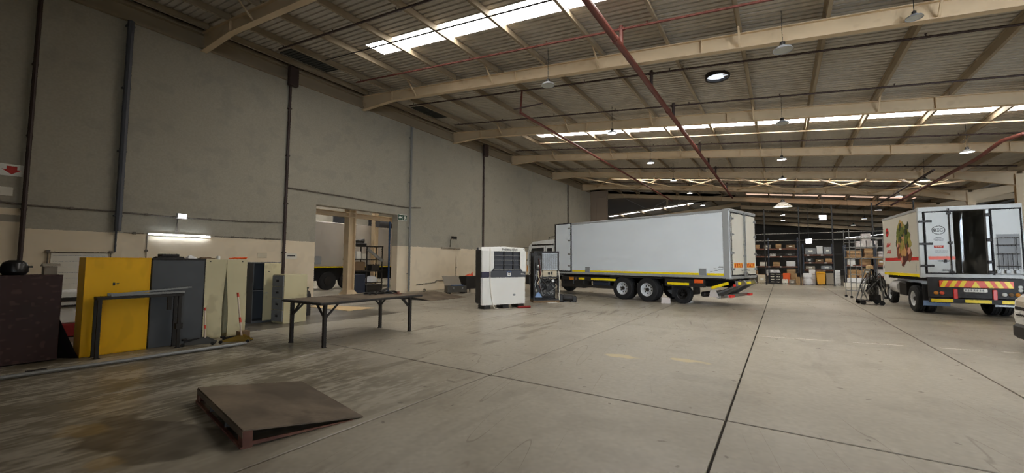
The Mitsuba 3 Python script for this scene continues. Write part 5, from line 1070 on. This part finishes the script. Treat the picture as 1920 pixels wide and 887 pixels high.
t.ps('bracket', [cbox(-0.1, y, 1.45, 0.08, 0.1, 0.12, 0.01) for y in (-1.75, -1.95, -2.15)], 'galvanised', under=k)
# rear end: warning board, plate, lamps, tapes
bd = t.p('warning_board', box(-0.20, -0.17, -2.02, -0.36, 0.93, 1.15, 0.01), 'board_red', label='red and yellow striped warning board')
for s in (-1, 1):
    for n in range(4):
        yc = -1.19 + s * (0.0 + n * 0.215)
        if n == 0:
            if s < 0: t.p('stripe', prism([(-1.29, 0.935), (-1.09, 0.935), (-1.19, 1.145)], -0.206, -0.20, 'yz'), 'board_yellow', under=bd, smooth=False)
            continue
        pts = [(yc - s * 0.03, 1.145), (yc + s * 0.085, 1.145), (yc + s * 0.185, 0.935), (yc + s * 0.07, 0.935)]
        pts = [(max(-2.01, min(-0.37, a)), z) for a, z in pts]
        t.p('stripe', prism(pts, -0.206, -0.20, 'yz'), 'board_yellow', under=bd, smooth=False)
t.p('number_plate', [box(-0.19, -0.17, -1.45, -0.92, 0.79, 0.90, 0.006)], 'white_plastic'); t.p('plate_marks', [box(-0.194, -0.188, -0.98 - q * 0.065, -0.945 - q * 0.065, 0.815, 0.875) for q in range(7)], 'print_grey')
t.p('rear_panel', [box(-0.16, -0.10, -2.28, -0.1, 0.60, 1.22)], 'black_steel', label='black rear panel'); t.p('bumper_bar', [box(-0.20, -0.12, -2.3, -0.1, 0.42, 0.58, 0.01)], 'black_steel')
for y in (-0.73, -1.61):
    t.p('reflector', box(-0.20, -0.15, y - 0.05, y + 0.05, 0.56, 0.88, 0.012), 'lamp_red', label='tall red reflector')
for ya, yb in ((-0.66, -0.14), (-1.52, -0.93), (-2.25, -1.74)):
    t.p('guard_tape', box(-0.208, -0.20, ya, yb, 0.45, 0.55, 0.003), 'tape_yellow', label='yellow reflective tape')
for y, z, m_ in ((-0.28, 0.74, 'amber'), (-0.42, 0.74, 'stripe_orange'), (-1.82, 0.74, 'dial_white'), (-1.96, 0.74, 'wood_dark'), (-2.10, 0.74, 'amber')):
    t.p('lamp', lathe([(0, -0.03), (0.03, -0.028), (0.055, -0.012), (0.06, 0), (0.06, 0.03), (0, 0.03)], 16, 'x', (-0.17, y, z)), m_)
t.p('lamp', [lathe([(0, -0.02), (0.05, -0.01), (0.05, 0.02), (0, 0.02)], 12, 'x', (-0.17, -2.16, z)) for z in (0.98, 0.88)], 'dial_white')
t.p('mud_flap', box(0.02, 0.05, -0.66, -0.02, 0.30, 0.47), 'blue_flap', label='pale blue mud flap'); t.p('mud_flap', box(0.02, 0.05, -0.66, -0.02, 0.47, 1.0), 'black_rubber'); t.p('mud_flap', [box(0.1, 0.13, -2.3, -1.7, 0.34, 0.42)], 'rail_grey')
for y, s in ((-0.0, 1), (-W2 + 0.0, -1)):
    wheel(t, 0.98, y - s * 0.02, 0.46, 0.24, s, dual=1)
    wheel(t, 5.0, y - s * 0.40, 0.40, 0.24, s)
t.p('axle', tube([(0.98, -0.5, 0.46), (0.98, -1.9, 0.46)], 0.10, 10), 'void_black'); t.p('chassis', [box(0.0, 5.6, -0.85, -0.75, 0.62, 0.9), box(0, 5.6, -1.6, -1.5, 0.62, 0.9), box(-0.05, 3.8, -W2 + 0.1, -0.1, 1.12, 1.24)], 'void_black')
t.p('battery_box', box(1.9, 2.6, -0.55, -0.1, 0.5, 0.98, 0.02), 'black_steel'); t.p('fuel_tank', [lathe([(0, -0.4), (0.22, -0.4), (0.25, -0.36), (0.25, 0.36), (0.22, 0.4), (0, 0.4)], 18, 'x', (3.3, -0.32, 0.78))], 'bag_white', label='white plastic tank')
k = t.p('cab', [prism([(4.0, 0.8), (5.75, 0.8), (5.85, 1.5), (5.6, 2.3), (5.3, 2.42), (4.0, 2.45)], -2.0, -0.42, 'xz')], 'white_plastic'); t.p('window', prism([(4.7, 1.55), (5.6, 1.5), (5.45, 2.15), (4.7, 2.2)], -0.42, -0.41, 'xz'), 'dark_glass', under=k)
# printed picture on the near side: a platter of greens, meat and bread
k = t.p('side_print', box(0.40, 0.44, 0.0, 0.002, 1.42, 1.7), 'print_grey', label='printed picture of a food platter')
def blob(cx, cz, rx, rz, m_, lvl, seed):
    r_ = random.Random(seed)
    pts = [(cx + rx * (1 + r_.uniform(-0.22, 0.22)) * math.cos(a), cz + rz * (1 + r_.uniform(-0.22, 0.22)) * math.sin(a)) for a in np.linspace(0, 2 * math.pi, 15)[:-1]]
    t.p('print_patch', prism(pts, 0.001, 0.003 + 0.0004 * lvl, 'xz'), m_, under=k, smooth=False)
bl = [(1.62, 2.55, 0.62, 0.62, 'dark_green_food'), (1.5, 2.28, 0.68, 0.35, 'maroon_food'), (1.05, 2.05, 0.34, 0.30, 'brown_food'), (2.05, 2.15, 0.26, 0.30, 'brown_food'), (1.45, 1.92, 0.34, 0.22, 'maroon_food'), (1.62, 1.80, 0.22, 0.22, 'maroon_food'),
      (1.72, 2.95, 0.36, 0.34, 'olive_food'), (2.0, 2.72, 0.24, 0.36, 'green_food'), (2.1, 2.45, 0.22, 0.2, 'dark_green_food'), (1.3, 2.85, 0.30, 0.24, 'olive_food'), (1.05, 2.62, 0.26, 0.24, 'green_food'), (0.95, 2.42, 0.2, 0.2, 'olive_food'), (1.68, 2.5, 0.16, 0.5, 'tan_food'), (1.42, 2.4, 0.12, 0.42, 'tan_food'),
      (1.55, 2.75, 0.16, 0.12, 'pink_food'), (1.52, 2.12, 0.3, 0.14, 'tan_food'), (1.05, 2.15, 0.24, 0.14, 'pink_food'), (1.85, 2.3, 0.12, 0.22, 'olive_food'), (1.2, 2.38, 0.16, 0.2, 'dark_green_food'), (1.12, 3.02, 0.14, 0.1, 'dark_green_food'), (0.98, 3.06, 0.08, 0.12, 'dark_green_food'), (1.8, 2.72, 0.1, 0.16, 'dark_green_food'), (1.3, 2.62, 0.1, 0.2, 'green_food')]
rp = random.Random(21)
for q in range(34):
    a_ = rp.uniform(0, 6.28); r_ = math.sqrt(rp.random())
    cz_ = 2.45 + 0.72 * r_ * math.sin(a_)
    bl.append((1.55 + 0.62 * r_ * math.cos(a_) * (1.0 if cz_ < 2.8 else 0.75), cz_, rp.uniform(0.05, 0.13), rp.uniform(0.06, 0.17), rp.choice(['olive_food', 'green_food', 'dark_green_food', 'dark_green_food', 'tan_food', 'pink_food'] if cz_ > 2.35 else ['brown_food', 'tan_food', 'maroon_food', 'olive_food', 'pink_food'])))
for n, (a, b, c_, d, m_) in enumerate(bl):
    blob(a, b, c_, d, m_, n, n + 40)
t.p('side_stripe', box(0.1, 3.72, 0.0, 0.0015, 1.80, 1.92), 'stripe_red', label='red stripe along the side')
t.p('side_logo', disc((3.3, 0.004, 2.95), 0.19, (0, 1, 0), 12), 'stripe_red', label='round red logo'); t.p('logo_mark', [box(3.18, 3.42, 0.004, 0.008, 2.91, 2.99), box(3.2, 3.4, 0.004, 0.007, 3.09, 3.12), box(3.2, 3.4, 0.004, 0.007, 2.78, 2.81)], 'maroon_food')
t.ps('side_letter', [prism([(a, z), (a + w, z), (a + w, z + h * 0.55), (a + w * 0.45, z + h * 0.6), (a + w * 0.5, z + h), (a, z + h)], 0.001, 0.005, 'xz') for a, w, z, h in ((3.32, 0.12, 2.36, 0.16), (3.14, 0.13, 2.36, 0.16), (2.98, 0.10, 2.40, 0.12), (3.28, 0.13, 2.10, 0.15), (3.11, 0.12, 2.10, 0.15), (2.97, 0.1, 2.10, 0.15))], 'stripe_red', smooth=False, label='faded red letter')

# ================================================================ WHITE VAN AT THE RIGHT EDGE
# frame: x forward (towards the grey wall), y to its left (towards the camera)
t = Thing('van', 'white van cut by the right edge, its black bumper showing', 'van', (3.94, 11.72, 0), math.pi)
prof = [(0.0, 0.42), (0.03, 0.62), (0.0, 0.95), (-0.10, 1.06), (-0.44, 1.74), (-0.75, 1.88), (-4.2, 1.92), (-4.4, 1.8), (-4.45, 0.5), (-4.4, 0.3), (-0.1, 0.3)]
t.p('body', prism(prof, -0.85, 0.85, 'xz'), 'white_plastic', smooth=20, label='white body')
t.p('bonnet_band', hull([[0.012, y, z] for y in (-0.8, 0.8) for z in (0.84, 0.94)] + [[-0.06, y, 1.03] for y in (-0.8, 0.8)] + [[-0.06, y, 0.86] for y in (-0.8, 0.8)]), 'van_beige', label='beige band under the windscreen')
t.p('grille', [box(0.0, 0.03, -0.78, 0.78, 0.77, 0.83), box(0.02, 0.05, -0.7, 0.7, 0.66, 0.69)], 'black_steel')
t.p('bumper', box(-0.1, 0.06, -0.87, 0.87, 0.20, 0.49, 0.05), 'black_steel', label='black bumper')
t.p('windscreen', hull([[-0.13, y, 1.09] for y in (-0.82, 0.82)] + [[-0.43, y, 1.69] for y in (-0.80, 0.80)] + [[-0.09, y, 1.08] for y in (-0.82, 0.82)] + [[-0.40, y, 1.70] for y in (-0.80, 0.80)]), 'dark_glass', label='dark windscreen')
t.p('side_window', [box(-1.9, -0.75, s * 0.85 - 0.01, s * 0.85 + 0.01, 1.15, 1.65) for s in (-1, 1)], 'dark_glass')
for s in (-1, 1):
    t.p('headlamp', box(-0.04, 0.04, s * 0.68 - 0.11, s * 0.68 + 0.11, 0.62, 0.74, 0.01), 'dial_white'); t.p('mirror', box(-0.5, -0.35, s * 1.0 - 0.09, s * 1.0 + 0.09, 1.15, 1.35, 0.02), 'black_steel')
    t.p('mirror_arm', box(-0.46, -0.4, min(s * 0.84, s * 0.95), max(s * 0.84, s * 0.95), 1.2, 1.24), 'black_steel')
    wheel(t, -0.8, s * 0.84, 0.31, 0.2, s); wheel(t, -3.5, s * 0.84, 0.31, 0.2, s)

# ================================================================ SCAFFOLD AND HALF-BUILT UNIT LEFT OF THE DELIVERY TRUCK
t = Thing('scaffold_tower', 'thin mobile scaffold tower left of the delivery truck', 'scaffold', (2.85, 26.0, 0), math.radians(10))
for x in (0, 1.3):
    for y in (0, 0.75):
        t.p('standard', tube([(x, y, 0.08), (x, y, 3.4 if x == 0 else 3.0)], 0.018, 8), 'galvanised')
        t.p('castor', [lathe([(0, -0.02), (0.055, -0.02), (0.055, 0.02), (0, 0.02)], 12, 'y', (x, y, 0.055))], 'black_rubber')
for y in (0, 0.75):
    for z in (0.35, 0.75, 1.15, 1.55, 1.95, 2.35, 2.75):
        t.p('rung', tube([(0, y, z), (0.45 if z not in (0.35, 1.95) else 1.3, y, z)], 0.016, 6), 'galvanised')
    t.p('inner_post', tube([(0.45, y, 0.3), (0.45, y, 3.0)], 0.018, 8), 'galvanised')
for x in (0, 1.3):
    for z in (0.35, 1.95, 2.9):
        t.p('transom', tube([(x, 0, z), (x, 0.75, z)], 0.018, 6), 'galvanised')
t.p('guard_rail', [tube([(0, y, z), (1.3, y, z)], 0.018, 6) for y in (0, 0.75) for z in (2.5, 2.95)], 'galvanised'); t.p('platform', box(0, 1.3, 0.05, 0.7, 1.97, 2.02), 'wood')
t = Thing('compressor_frame', 'dark compressor rig with loose hoses on a trolley beside the delivery truck', 'machine', (2.95, 22.35, 0), math.radians(8))
t.p('trolley', [box(-0.3, 0.45, -0.28, 0.28, 0.14, 0.18)], 'black_steel')
for x in (-0.22, 0.38):
    for y in (-0.3, 0.3):
        t.p('castor', lathe([(0, -0.025), (0.09, -0.025), (0.09, 0.025), (0, 0.025)], 14, 'y', (x, y, 0.09)), 'black_rubber')
t.p('motor', lathe([(0, -0.2), (0.12, -0.2), (0.15, -0.14), (0.15, 0.16), (0.11, 0.22), (0, 0.22)], 18, 'x', (0.2, 0.02, 0.98)), 'engine_dark')
t.p('pump', [box(0.02, 0.34, -0.14, 0.16, 0.42, 0.72, 0.03), lathe([(0, 0.72), (0.08, 0.72), (0.09, 0.82), (0, 0.84)], 14, c=(0.18, 0, 0))], 'engine_grey')
for a, b in (((-0.3, -0.26, 0.18), (0.05, -0.26, 1.45)), ((-0.3, 0.26, 0.18), (0.05, 0.26, 1.45)), ((0.44, -0.26, 0.18), (0.36, -0.26, 1.3)), ((0.44, 0.26, 0.18), (0.36, 0.26, 1.3))):
    t.p('strut', tube([a, b], 0.022, 8), 'galvanised')
for k, (x, z) in enumerate(((0.05, 1.45), (-0.08, 0.98), (-0.2, 0.55))):
    t.p('rung', tube([(x, -0.26, z), (x, 0.26, z)], 0.018, 8), 'galvanised')
t.p('bracket', [box(-0.02, 0.4, -0.16, 0.16, 0.84, 0.86), box(0.0, 0.38, -0.2, -0.17, 0.18, 0.42)], 'black_steel')
rq = random.Random(5)
for q in range(9):
    a, h = rq.uniform(-0.2, 0.2), rq.uniform(0.9, 1.5)
    t.p('hose', tube([(a, -0.2, rq.uniform(0.2, 0.8)), (a + rq.uniform(-0.25, 0.2), -0.36, h * 0.6), (a + 0.15, -0.34, h), (a + 0.35, -0.22, h * rq.uniform(0.6, 0.95)), (a + rq.uniform(0.3, 0.6), -0.1, rq.uniform(0.25, 0.6))], rq.uniform(0.012, 0.022), 6), ['black_rubber', 'black_rubber', 'galvanised'][q % 3])
t.p('cap', lathe([(0, 0.17), (0.09, 0.16), (0.12, 0.1), (0.12, 0.0), (0, 0.0)], 14, c=(0.12, 0, 1.46)), 'sheet_board', label='cream cap')

# ================================================================ STORE AT THE FAR END: FENCE, RACKS, STOCK
t = Thing('wire_fence', 'tall black post and wire fence in front of the store racking', 'fence')
FX = [-5.2, -3.1, -1.04, 1.25, 3.3, 5.6, 7.8]
for x in FX:
    t.p('post', [box(x - 0.04, x + 0.04, 38.76, 38.84, 0, 6.1), box(x - 0.09, x + 0.09, 38.7, 38.9, 0, 0.02)], 'black_steel')
t.p('rail', [tube([(FX[0], 38.8, z), (FX[-1], 38.8, z)], 0.014, 5) for z in (3.5, 4.05)], 'wire_rope'); t.p('rail', [tube([(FX[0], 38.8, z), (FX[-1], 38.8, z)], 0.016, 5) for z in (0.12, 1.25, 2.4, 5.9)], 'black_steel')
def rack(lb, x0, x1, y, levels, bays):
    t = Thing('storage_rack', lb, 'rack')
    xs = np.linspace(x0, x1, bays + 1)
    for x in xs:
        for yy in (y, y + 1.0):
            t.p('upright', box(x - 0.04, x + 0.04, yy - 0.04, yy + 0.04, 0, levels[-1] + 0.9), 'rack_blue')
    for z in levels:
        for yy in (y, y + 1.0):
            t.p('beam', box(x0, x1, yy - 0.025, yy + 0.025, z - 0.10, z), 'rack_orange')
        t.p('deck', box(x0, x1, y, y + 1.0, z - 0.03, z), 'wood_dark')
        for q in range(int((x1 - x0) / 0.9)):
            xx = x0 + 0.35 + 0.9 * q + 0.12 * math.sin(7 * z + q)
            t.p('label_card', box(xx, xx + 0.16, y - 0.03, y - 0.026, z - 0.09, z - 0.01), 'sign_white')
rack('left store rack with brown beams behind the fence', -5.0, 1.2, 41.2, [0.75, 1.45, 2.3, 2.95], 3)
rack('middle store rack behind the yellow wheeled bin', 1.55, 3.5, 41.2, [1.2, 1.8, 2.42], 1)
rack('right store rack behind the scaffold tower', 4.05, 7.4, 39.2, [0.8, 1.6, 2.2], 2)
COL = ['left end', 'centre', 'right end']
def stock(name, lb, ct, x, y, z, sx, sy, sz, m_, flap=True, group='stock in the far store'):
    t = Thing(name, lb, ct, (x, y, z + (0.004 if z > 0 else 0)), group=group)
    t.p('body', box(-sx / 2, sx / 2, -sy / 2, sy / 2, 0, sz, 0.008), m_)
    if flap and m_ == 'carton':
        t.p('tape', box(-sx / 2, sx / 2, -sy / 2 - 0.003, -sy / 2, sz * 0.62, sz * 0.72), 'sheet_board')
    elif flap:
        t.p('label_plate', box(-sx * 0.2, sx * 0.2, -sy / 2 - 0.004, -sy / 2, sz * 0.4, sz * 0.65), 'sign_white')
rs = random.Random(11)
def ordinal(k): return ['first', 'second', 'third', 'fourth', 'fifth', 'sixth', 'seventh', 'eighth', 'ninth', 'tenth'][k]
ROWS = [('left rack top shelf', -4.7, 1.0, 41.55, 2.95, [('carton', 0.5, 0.4, 'carton'), ('carton', 0.62, 0.62, 'carton'), ('box', 0.5, 0.3, 'wood_dark'), ('carton', 0.55, 0.35, 'carton'), ('crate', 0.5, 0.32, 'pallet_grey'), ('carton', 0.4, 0.4, 'carton'), ('carton', 0.6, 0.3, 'wood_dark')]),
        ('left rack third shelf', -4.7, 1.0, 41.5, 2.3, [('box', 0.7, 0.16, 'pallet_grey'), ('box', 0.5, 0.24, 'offwhite'), ('crate', 0.8, 0.2, 'black_steel'), ('box', 0.45, 0.2, 'sign_white'), ('crate', 0.7, 0.26, 'black_steel')]),
        ('left rack second shelf', -4.7, 1.0, 41.5, 1.45, [('box', 0.6, 0.3, 'offwhite'), ('crate', 0.7, 0.34, 'red_cloth'), ('box', 0.5, 0.4, 'sign_white'), ('box', 0.5, 0.36, 'offwhite'), ('carton', 0.5, 0.36, 'carton'), ('box', 0.62, 0.42, 'bag_white')]),
        ('left rack bottom shelf', -4.7, 1.0, 41.5, 0.75, [('carton', 0.6, 0.4, 'carton'), ('sack', 0.7, 0.36, 'bag_white'), ('carton', 0.5, 0.3, 'carton'), ('box', 0.9, 0.4, 'bag_white'), ('carton', 0.6, 0.5, 'carton')]),
        ('middle rack top shelf', 1.7, 3.4, 41.5, 2.42, [('crate', 0.7, 0.52, 'print_grey'), ('crate', 0.4, 0.7, 'bag_white'), ('crate', 0.5, 0.6, 'print_grey')]),
        ('middle rack second shelf', 1.7, 3.4, 41.5, 1.8, [('crate', 0.5, 0.34, 'black_steel'), ('carton', 0.5, 0.24, 'wood_dark'), ('carton', 0.4, 0.3, 'carton')]),
        ('middle rack bottom shelf', 1.7, 3.4, 41.5, 1.2, [('box', 0.6, 0.28, 'pallet_grey'), ('box', 0.7, 0.32, 'print_grey')]),
        ('right rack top shelf', 4.2, 7.2, 39.65, 2.2, [('carton', 0.8, 0.45, 'carton'), ('carton', 0.6, 0.6, 'carton'), ('box', 0.5, 0.4, 'pink_chock'), ('carton', 0.6, 0.5, 'carton')]),
        ('right rack second shelf', 4.2, 7.2, 39.65, 1.6, [('box', 0.4, 0.42, 'sign_white'), ('carton', 0.6, 0.44, 'carton'), ('carton', 0.5, 0.46, 'wood'), ('carton', 0.6, 0.4, 'carton')]),
        ('right rack bottom shelf', 4.2, 7.2, 39.65, 0.8, [('carton', 0.6, 0.5, 'carton'), ('carton', 0.5, 0.56, 'wood'), ('box', 0.6, 0.5, 'pink_chock'), ('carton', 0.6, 0.44, 'wood_dark')])]
CN = {'carton': 'brown', 'wood_dark': 'dark brown', 'wood': 'tan', 'pallet_grey': 'grey-beige', 'offwhite': 'cream', 'black_steel': 'black', 'sign_white': 'white', 'red_cloth': 'dark red', 'bag_white': 'pale', 'print_grey': 'grey', 'pink_chock': 'pinkish white'}
for nm, xa, xb, y, z, its in ROWS:
    gap = (xb - xa - sum(i[1] for i in its)) / max(1, len(its) - 1)
    x = xa
    for n, (kind, sx, sz, m_) in enumerate(its):
        stock(kind, '%s %s, %s from the left on the %s' % (CN[m_], kind, ordinal(n), nm), kind, x + sx / 2, y + 0.1 * (n % 2), z, sx, 0.6, sz, m_)
        x += sx + gap
for n, (x, z, s) in enumerate(((5.0, 2.81, 0.55), (5.62, 2.81, 0.6), (5.3, 3.37, 0.5))):
    stock('carton', 'pale carton high on the right rack, %s of the heap' % ('left one', 'right one', 'topmost')[n], 'carton', x, 39.7, z + 0.01 if n < 2 else 3.37, s, 0.6, 0.55, 'pink_chock')
# floor stock in front of the racks
t = Thing('drawer_cabinet', 'black cabinet with two columns of drawers in front of the left store rack', 'cabinet', (-0.42, 40.0, 0))
t.p('body', box(-0.4, 0.4, 0, 0.5, 0, 0.9), 'black_steel')
for cx in (-0.2, 0.2):
    for z in (0.08, 0.29, 0.5, 0.7):
        k = t.p('drawer', box(cx - 0.18, cx + 0.18, -0.02, 0.0, z, z + 0.18, 0.005), 'black_steel'); t.p('label_plate', box(cx - 0.13, cx + 0.13, -0.026, -0.02, z + 0.07, z + 0.12), 'offwhite', under=k)
for q, x in enumerate((-0.62, -0.2)):
    one('sack', 'small white sack on the black drawer cabinet, %s one' % ('left', 'right')[q], 'sack', lathe([(0, 0.28), (0.05, 0.27), (0.1, 0.15), (0.15, 0.05), (0.12, 0), (0, 0)], 12, c=(x, 40.2, 0.9)), 'bag_white')
stock('carton', 'orange-topped carton right of the black drawer cabinet', 'carton', 0.35, 40.3, 0.0, 0.5, 0.5, 0.9, 'orange', False); stock('carton', 'tan carton in front of the left rack, right of the orange one', 'carton', 0.84, 40.4, 0.0, 0.42, 0.5, 0.88, 'wood', False)
stock('box', 'pale box on the floor below the orange-topped carton', 'box', 0.25, 39.7, 0.0, 0.4, 0.3, 0.42, 'offwhite'); stock('box', 'low pale box on the floor left of the brown carton by the fence', 'box', 0.72, 39.7, 0.0, 0.45, 0.3, 0.4, 'pallet_grey')
stock('carton', 'brown carton standing on the floor left of the white bulk bag', 'carton', 1.15, 39.4, 0.0, 0.4, 0.4, 0.62, 'wood', False); stock('box', 'beige machine cover beside the rear doors of the long truck', 'box', -1.35, 39.8, 0.0, 0.6, 0.5, 0.75, 'cloth_beige')
t = Thing('material_roll', 'black rolled material beside the tan carton in front of the left rack', 'roll', (1.12, 40.9, 0)); t.own(lathe([(0, 0), (0.16, 0), (0.18, 0.05), (0.18, 0.9), (0.1, 0.95), (0, 0.95)], 14), 'black_rubber')
one('bulk_bag', 'white bulk bag slumped on the floor left of the yellow wheeled bin', 'bag', [lathe([(0, 0.0), (0.28, 0.0), (0.34, 0.1), (0.33, 0.3), (0.27, 0.48), (0.30, 0.6), (0, 0.62)], 16, c=(1.72, 39.8, 0)), box(1.42, 2.02, 39.6, 40.0, 0.6, 0.93, 0.06)], 'bag_white')
t = Thing('wheeled_bin', 'yellow wheeled bin on the floor in front of the middle rack', 'bin', (2.56, 39.8, 0))
t.p('body', hull([[x, y, z] for x, y, z in ((-0.22, -0.22, 0.06), (0.22, -0.22, 0.06), (-0.22, 0.22, 0.06), (0.22, 0.22, 0.06), (-0.28, -0.28, 0.92), (0.28, -0.28, 0.92), (-0.28, 0.3, 0.92), (0.28, 0.3, 0.92))]), 'bin_yellow'); t.p('lid', hull([[x, y, z] for x, y, z in ((-0.3, -0.32, 0.93), (0.3, -0.32, 0.93), (-0.3, 0.34, 0.93), (0.3, 0.34, 0.93), (-0.25, -0.2, 1.03), (0.25, -0.2, 1.03), (-0.25, 0.3, 1.06), (0.25, 0.3, 1.06))]), 'bin_yellow')
t.ps('wheel', [lathe([(0, -0.03), (0.09, -0.03), (0.09, 0.03), (0, 0.03)], 14, 'x', (x, 0.24, 0.09)) for x in (-0.25, 0.25)], 'black_rubber'); t.p('foot', [cbox(x, -0.18, 0.03, 0.06, 0.06, 0.06) for x in (-0.18, 0.18)], 'black_rubber')
stock('carton', 'brown carton hidden behind the yellow wheeled bin', 'carton', 2.6, 40.5, 0.0, 0.6, 0.4, 1.15, 'wood_dark', False); stock('bin', 'dark green lidded grey bin right of the yellow wheeled bin', 'bin', 3.1, 39.9, 0.0, 0.46, 0.5, 0.95, 'pallet_grey', False)
for q in range(6):
    stock('bucket', 'white bucket in the stack behind the fence, %s from the floor' % ordinal(q), 'bucket', 3.55, 39.9, 0.2 * q, 0.4, 0.4, 0.19, 'bag_white', False)
for q in range(3):
    stock('bucket', 'pale bucket stacked behind the yellow wheeled bin, %s from the floor' % ordinal(q), 'bucket', 2.05, 40.4, 0.42 * q, 0.4, 0.4, 0.40, 'bag_white', False)
stock('crate', 'long white crate low on the floor left of the scaffold tower', 'crate', 4.55, 39.6 - 1.3, 0.30, 1.1, 0.5, 0.36, 'bag_white', False); stock('pallet', 'pale pallet under the long white crate left of the scaffold tower', 'pallet', 4.5, 38.3, 0.0, 1.4, 0.6, 0.30, 'offwhite', False)
stock('carton', 'open tan carton on the long white crate', 'carton', 4.3, 38.35, 0.66, 0.45, 0.4, 0.34, 'wood', False); stock('carton', 'tall tan carton leaning on the long white crate', 'carton', 4.85, 38.45, 0.66, 0.3, 0.3, 0.55, 'carton', False)
t = Thing('dim_tube', 'lit fluorescent tube hanging over the right store rack', 'lamp'); t.p('tube', tube([(4.6, 44.0, 3.85), (7.6, 44.0, 4.15)], 0.03, 8), 'lens_on', emitter=emit([3, 3, 3])); t.p('cord', [tube([(x, 44.0, z), (x, 44.0, float(zroof(x)))], 0.008, 5) for x, z in ((4.8, 3.87), (7.4, 4.13))], 'cable_black')
